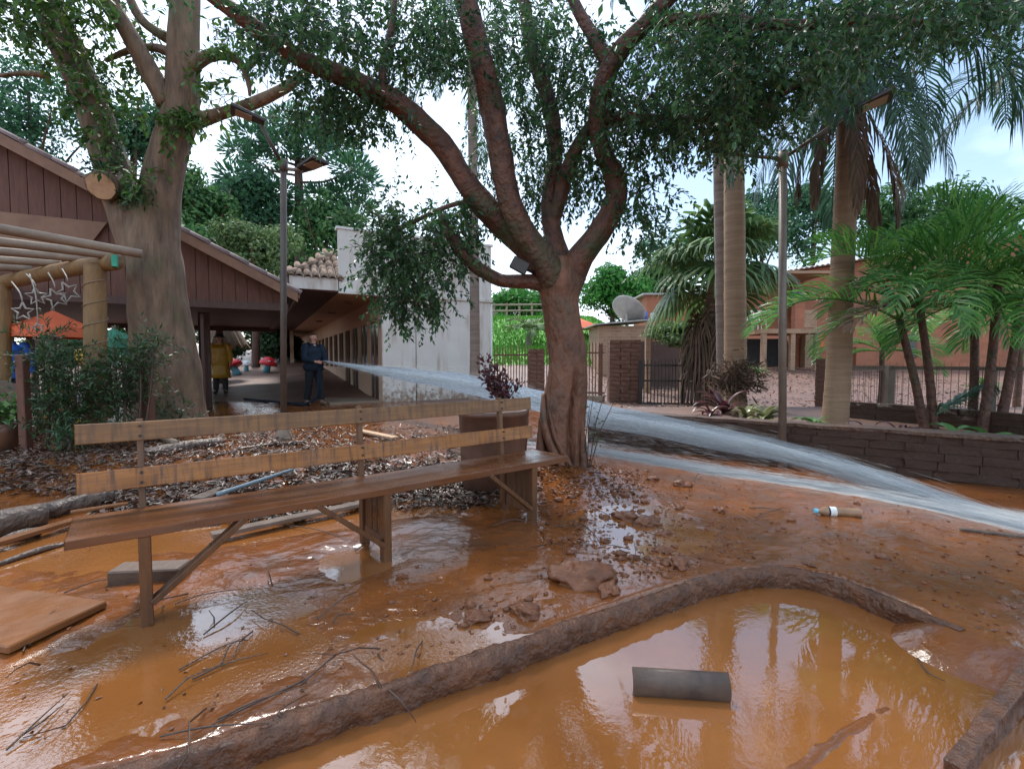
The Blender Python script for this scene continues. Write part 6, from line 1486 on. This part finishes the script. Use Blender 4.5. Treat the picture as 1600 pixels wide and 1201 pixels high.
# grey half-round gutter tile in the pool
ga, gb = G(990, 1090, -.09), G(1143, 1100, -.09); ax_ = (gb-ga); Lg = ax_.length; ax_.normalize()
mb = MB(); n = 12; vs = []; fs = []; sd2 = Vector((-ax_.y, ax_.x, 0))
for e in range(2):
    for rr in (.066, .050):
        for k in range(n+1):
            a = -1.15+2.35*k/n
            vs.append(ax_*(Lg*e)+sd2*(-rr*math.cos(a)+.066)+Vector((0, 0, rr*math.sin(a)+.036+.004*mnoise.noise(Vector((k, e*4, 2))))))
q = n+1
for k in range(n): fs += [(k, k+1, 2*q+k+1, 2*q+k), (q+k, 3*q+k, 3*q+k+1, q+k+1), (k, q+k, q+k+1, k+1), (2*q+k, 2*q+k+1, 3*q+k+1, 3*q+k)]
fs += [(n, q+n, 3*q+n, 2*q+n), (0, 2*q, 3*q, q)]
mb.add(vs, fs); o = mb.build('gutter_tile', M['tilepipe'], None, True, loc=ga); tag(o, 'broken grey half round tile standing in the orange pool', 'tile')
tb_ = board('timber', 'old timber edge running out of the shallow end of the pool', (1625, 1068), (1490, 1215), .05, .10, M['kerb'], 'timber', z=-.09)

# bottle
ba, bb = G(1276, 803, .05), G(1345, 806, .05); ba.z = H(ba.x, ba.y)+.030; bb.z = H(bb.x, bb.y)+.028
bt = thing('plastic_bottle', 'ribbed plastic bottle of muddy water with a blue cap on the mud', 'bottle', tuple(ba)); dv = bb-ba; Lb = dv.length
prof = [(.0, .014), (.05, .015), (.14, .030), (.2, .036), (.42, .036)]+[(.45+.045*k, .036-.005*(k % 2)) for k in range(11)]+[(.98, .034), (1.0, .024)]
MB().tube([dv*t for t, r in prof], [r for t, r in prof], 18).build('body', M['bottle'], bt, True)
MB().tube([dv*-.06, dv*.02], .018, 14).build('cap', M['skyblue'], bt)
MB().tube([dv*.27, dv*.42], .0372, 18, caps=False).build('wrapper', M['white'], bt, True); MB().tube([dv*.24, dv*.275], .0375, 18, caps=False).build('wrapper_band', M['navy'], bt, True)

# clods of mud
for i, (px, py, r, lab) in enumerate(((912, 908, .14, 'broad flat clod of mud nearest the kerb'), (950, 925, .06, 'small clod beside the broad flat clod'), (980, 808, .09, 'clod of mud standing in the bright puddle'), (1010, 815, .10, 'jagged clod beside the clod in the bright puddle'), (945, 806, .05, 'round clod left of the jagged clod'), (1037, 832, .05, 'upright clod at the puddle edge right of the jagged clod'), (1060, 880, .07, 'clod perched by the end of the bright puddle'), (1065, 760, .07, 'low clod on the wet paving right of the tree'), (1020, 752, .06, 'low clod close to the tree roots'), (820, 955, .07, 'smeared clod in front of the far trestle'), (745, 965, .05, 'small clod by the kerb twigs'), (1125, 797, .05, 'dark clod left of the bottle'), (1035, 858, .05, 'small clod beneath the upright clod'))):
    g = G(px, py, .01); o = link('mud_clod', lump_mesh('mud_clod', r, i+1, M['clod'], 4, .5, .55)); o.location = (g.x, g.y, H(g.x, g.y)+r*.04); o.rotation_euler = (0, 0, i*1.3); o.scale = (1.25, .8, 1); tag(o, lab, 'mud clod')
# fine crumbs, leaf litter, twigs: nobody could count them
def scatter(n, region, seed):
    r3 = np.random.default_rng(seed); out = []
    while len(out) < n:
        px = r3.uniform(region[0], region[1]); py = r3.uniform(region[2], region[3])
        g = G(px, py, .03); out.append((g.x, g.y))
    return np.array(out)
def litter(name, lab, pts, ln, wd, m, seed, lift=.008, up=1.6, cat='leaf litter', sink=0):
    pts = pts[~in_poly(pts[:, 0], pts[:, 1], POND) & (dist_line(pts[:, 0], pts[:, 1], KERB) > .13)]; n = len(pts); r3 = np.random.default_rng(seed); z = Hn(pts[:, 0], pts[:, 1])
    z = np.maximum(z, np.where(in_poly(pts[:, 0], pts[:, 1], POND), -.09, -1)); z = np.where((z < 0) & (pts[:, 0] < 1.6) & (pts[:, 1] < 5) & ~in_poly(pts[:, 0], pts[:, 1], POND), 0, z)
    pos = np.stack([pts[:, 0], pts[:, 1], z+r3.uniform(.0, lift, n)], 1); d = r3.normal(size=(n, 3)); d[:, 2] *= .18
    v, f = leaf_arrays(pos, d, r3.normal(size=(n, 3))*.5+np.array([0, 0, up]), r3.uniform(*ln, n), r3.uniform(*wd, n), .3)
    o = link(name, mesh_np(name, v, f, m)); tag(o, lab, cat, kind='stuff'); return o
litter('leaf_litter', 'wet brown leaf litter heaped behind the bench', np.concatenate([scatter(9000, (-60, 760, 668, 775), 1), scatter(2200, (480, 780, 735, 790), 2), scatter(1800, (-40, 500, 650, 700), 3), scatter(1500, (150, 480, 770, 812), 4)]), (.02, .13), (.01, .04), M['litter'], 5, .06)
litter('leaf_litter', 'dark leaves and chips around the tree foot', np.concatenate([scatter(420, (830, 1000, 738, 775), 6), scatter(90, (850, 950, 775, 850), 7)]), (.03, .07), (.015, .035), M['clod'], 8, .03)
litter('leaf_litter', 'scattered leaves over the yard beyond the fence', np.stack([rng.uniform(2, 16, 5000), rng.uniform(9, 24, 5000)], 1), (.05, .13), (.025, .06), M['litter'], 9, .04)
litter('leaf_litter', 'specks of leaf and chips in the bright wet mud', np.concatenate([scatter(520, (880, 1180, 740, 910), 10), scatter(350, (1080, 1600, 775, 1000), 12), scatter(140, (0, 900, 850, 1150), 13)]), (.012, .035), (.008, .02), M['clod'], 14, .004)
# crumbs
r3 = np.random.default_rng(31); ico = bmesh.new(); bmesh.ops.create_icosphere(ico, subdivisions=1, radius=1); iv = np.array([v.co[:] for v in ico.verts]); ifc = np.array([[v.index for v in f.verts] for f in ico.faces]); ico.free()
cp = np.concatenate([scatter(420, (890, 1080, 740, 900), 15), scatter(160, (1080, 1600, 790, 980), 16), scatter(90, (600, 900, 880, 1010), 17), scatter(200, (830, 1010, 735, 800), 18), scatter(500, (-40, 760, 690, 800), 19)])
cp = cp[~in_poly(cp[:, 0], cp[:, 1], POND) & (dist_line(cp[:, 0], cp[:, 1], KERB) > .1)]
zz = np.maximum(Hn(cp[:, 0], cp[:, 1]), -.002); vs = []; fs = []
for i, (x, y) in enumerate(cp):
    s_ = r3.uniform(.003, .013)*(1 if r3.random() < .88 else 2.4); j = iv*(1+.35*r3.normal(size=iv.shape))*s_*np.array([1.2, 1, .7]); vs.append(j+np.array([x, y, zz[i]+s_*.2])); fs.append(ifc+i*len(iv))
o = link('mud_crumbs', mesh_np('mud_crumbs', np.concatenate(vs), np.concatenate(fs), M['clod'], True)); tag(o, 'small crumbs of mud strewn over the wet ground', 'mud', kind='stuff')
# twigs one can pick out
k = 0
for (x0, y0, x1_, y1_) in ((318, 990, 392, 935), (280, 1045, 385, 995), (345, 1040, 390, 1000), (300, 1060, 420, 1020), (495, 968, 560, 925), (395, 985, 365, 1030), (520, 975, 555, 960), (10, 1170, 110, 1080), (30, 1150, 100, 1100), (340, 1125, 500, 1065), (470, 1070, 545, 1010), (440, 1120, 480, 1085), (590, 1020, 640, 1075), (600, 1070, 650, 1090), (660, 1000, 640, 1060), (250, 1150, 420, 1130), (430, 818, 560, 850), (555, 860, 585, 845), (770, 825, 845, 822), (690, 810, 770, 790), (735, 770, 705, 735), (905, 815, 950, 880), (1180, 810, 1230, 800), (1435, 995, 1478, 1030), (1170, 797, 1225, 806), (860, 850, 880, 880), (100, 925, 185, 905), (480, 1060, 300, 1150)):
    a, b = G(x0, y0, .01), G(x1_, y1_, .01); a.z = max(H(a.x, a.y), -.0 if not in_poly(np.array([a.x]), np.array([a.y]), POND)[0] else -.09)+.008; b.z = max(H(b.x, b.y), .0 if not in_poly(np.array([b.x]), np.array([b.y]), POND)[0] else -.09)+.012
    mx_, my_ = (x0+x1_)/2, (y0+y1_)/2
    lab, grp = (('thin twig sunk in the far corner of the sunken pool', None) if mx_ > 1400 else ('short curved twig in the mud left of the plastic bottle', 'twigs by the bottle') if mx_ > 1100 else ('thin twig in the mud below the tree roots', 'twigs below the tree') if mx_ > 850
                else ('thin twig by the foot of the far trestle', 'twigs by the far trestle') if mx_ > 680 else ('thin twig snagged on the kerb edge', 'twigs on the kerb') if mx_ > 585 or (my_ > 1090 and mx_ > 200) else ('thin twig in the puddle behind the middle trestle', 'twigs behind the trestle') if my_ < 870
                else ('thin twig beside the mud coated board', 'twigs beside the board') if mx_ < 180 else ('thin wet twig lying in the shiny mud between near trestle and kerb', 'twigs on the mud'))
    log3('twig', lab, 'twig', a, b, .0034, M['twig'], amp=.25, n=6, bend=.04, group=grp, r1=.001, seed=k, step=.03); k += 1
tw = []
r3 = np.random.default_rng(77)
for (x, y) in np.concatenate([scatter(420, (-40, 760, 680, 790), 21), scatter(14, (0, 700, 900, 1100), 22), scatter(14, (850, 1100, 750, 900), 23)]):
    a = r3.uniform(0, 2*PI); L = r3.uniform(.08, .35); z = max(H(x, y), 0)+.01; p = np.array([x, y, z]); pts = [p]
    for q in range(3): a += r3.normal()*.3; p = p+np.array([math.cos(a)*L/3, math.sin(a)*L/3, 0]); p[2] = max(H(p[0], p[1]), 0)+r3.uniform(.006, .05); pts.append(p)
    tw.append(pts)
o = link('twig_litter', twig_mesh(tw, .0045, M['twig'])); tag(o, 'broken twigs mixed in the leaf litter behind the bench', 'twigs', kind='stuff')
# grass on the bank
n = 14000; gx_ = rng.uniform(-4.0, 6.2, n); gy_ = rng.uniform(20.5, 34, n); gz_ = Hn(gx_, gy_); d = rng.normal(size=(n, 3))*.3+np.array([0, 0, 1.0])
v, f = leaf_arrays(np.stack([gx_, gy_, gz_], 1), d, rnd_dirs(n), rng.uniform(.08, .2, n), rng.uniform(.05, .1, n)); o = link('lawn_grass', mesh_np('lawn_grass', v, f, M['grass'])); tag(o, 'short bright green grass on the bank', 'grass', kind='stuff')
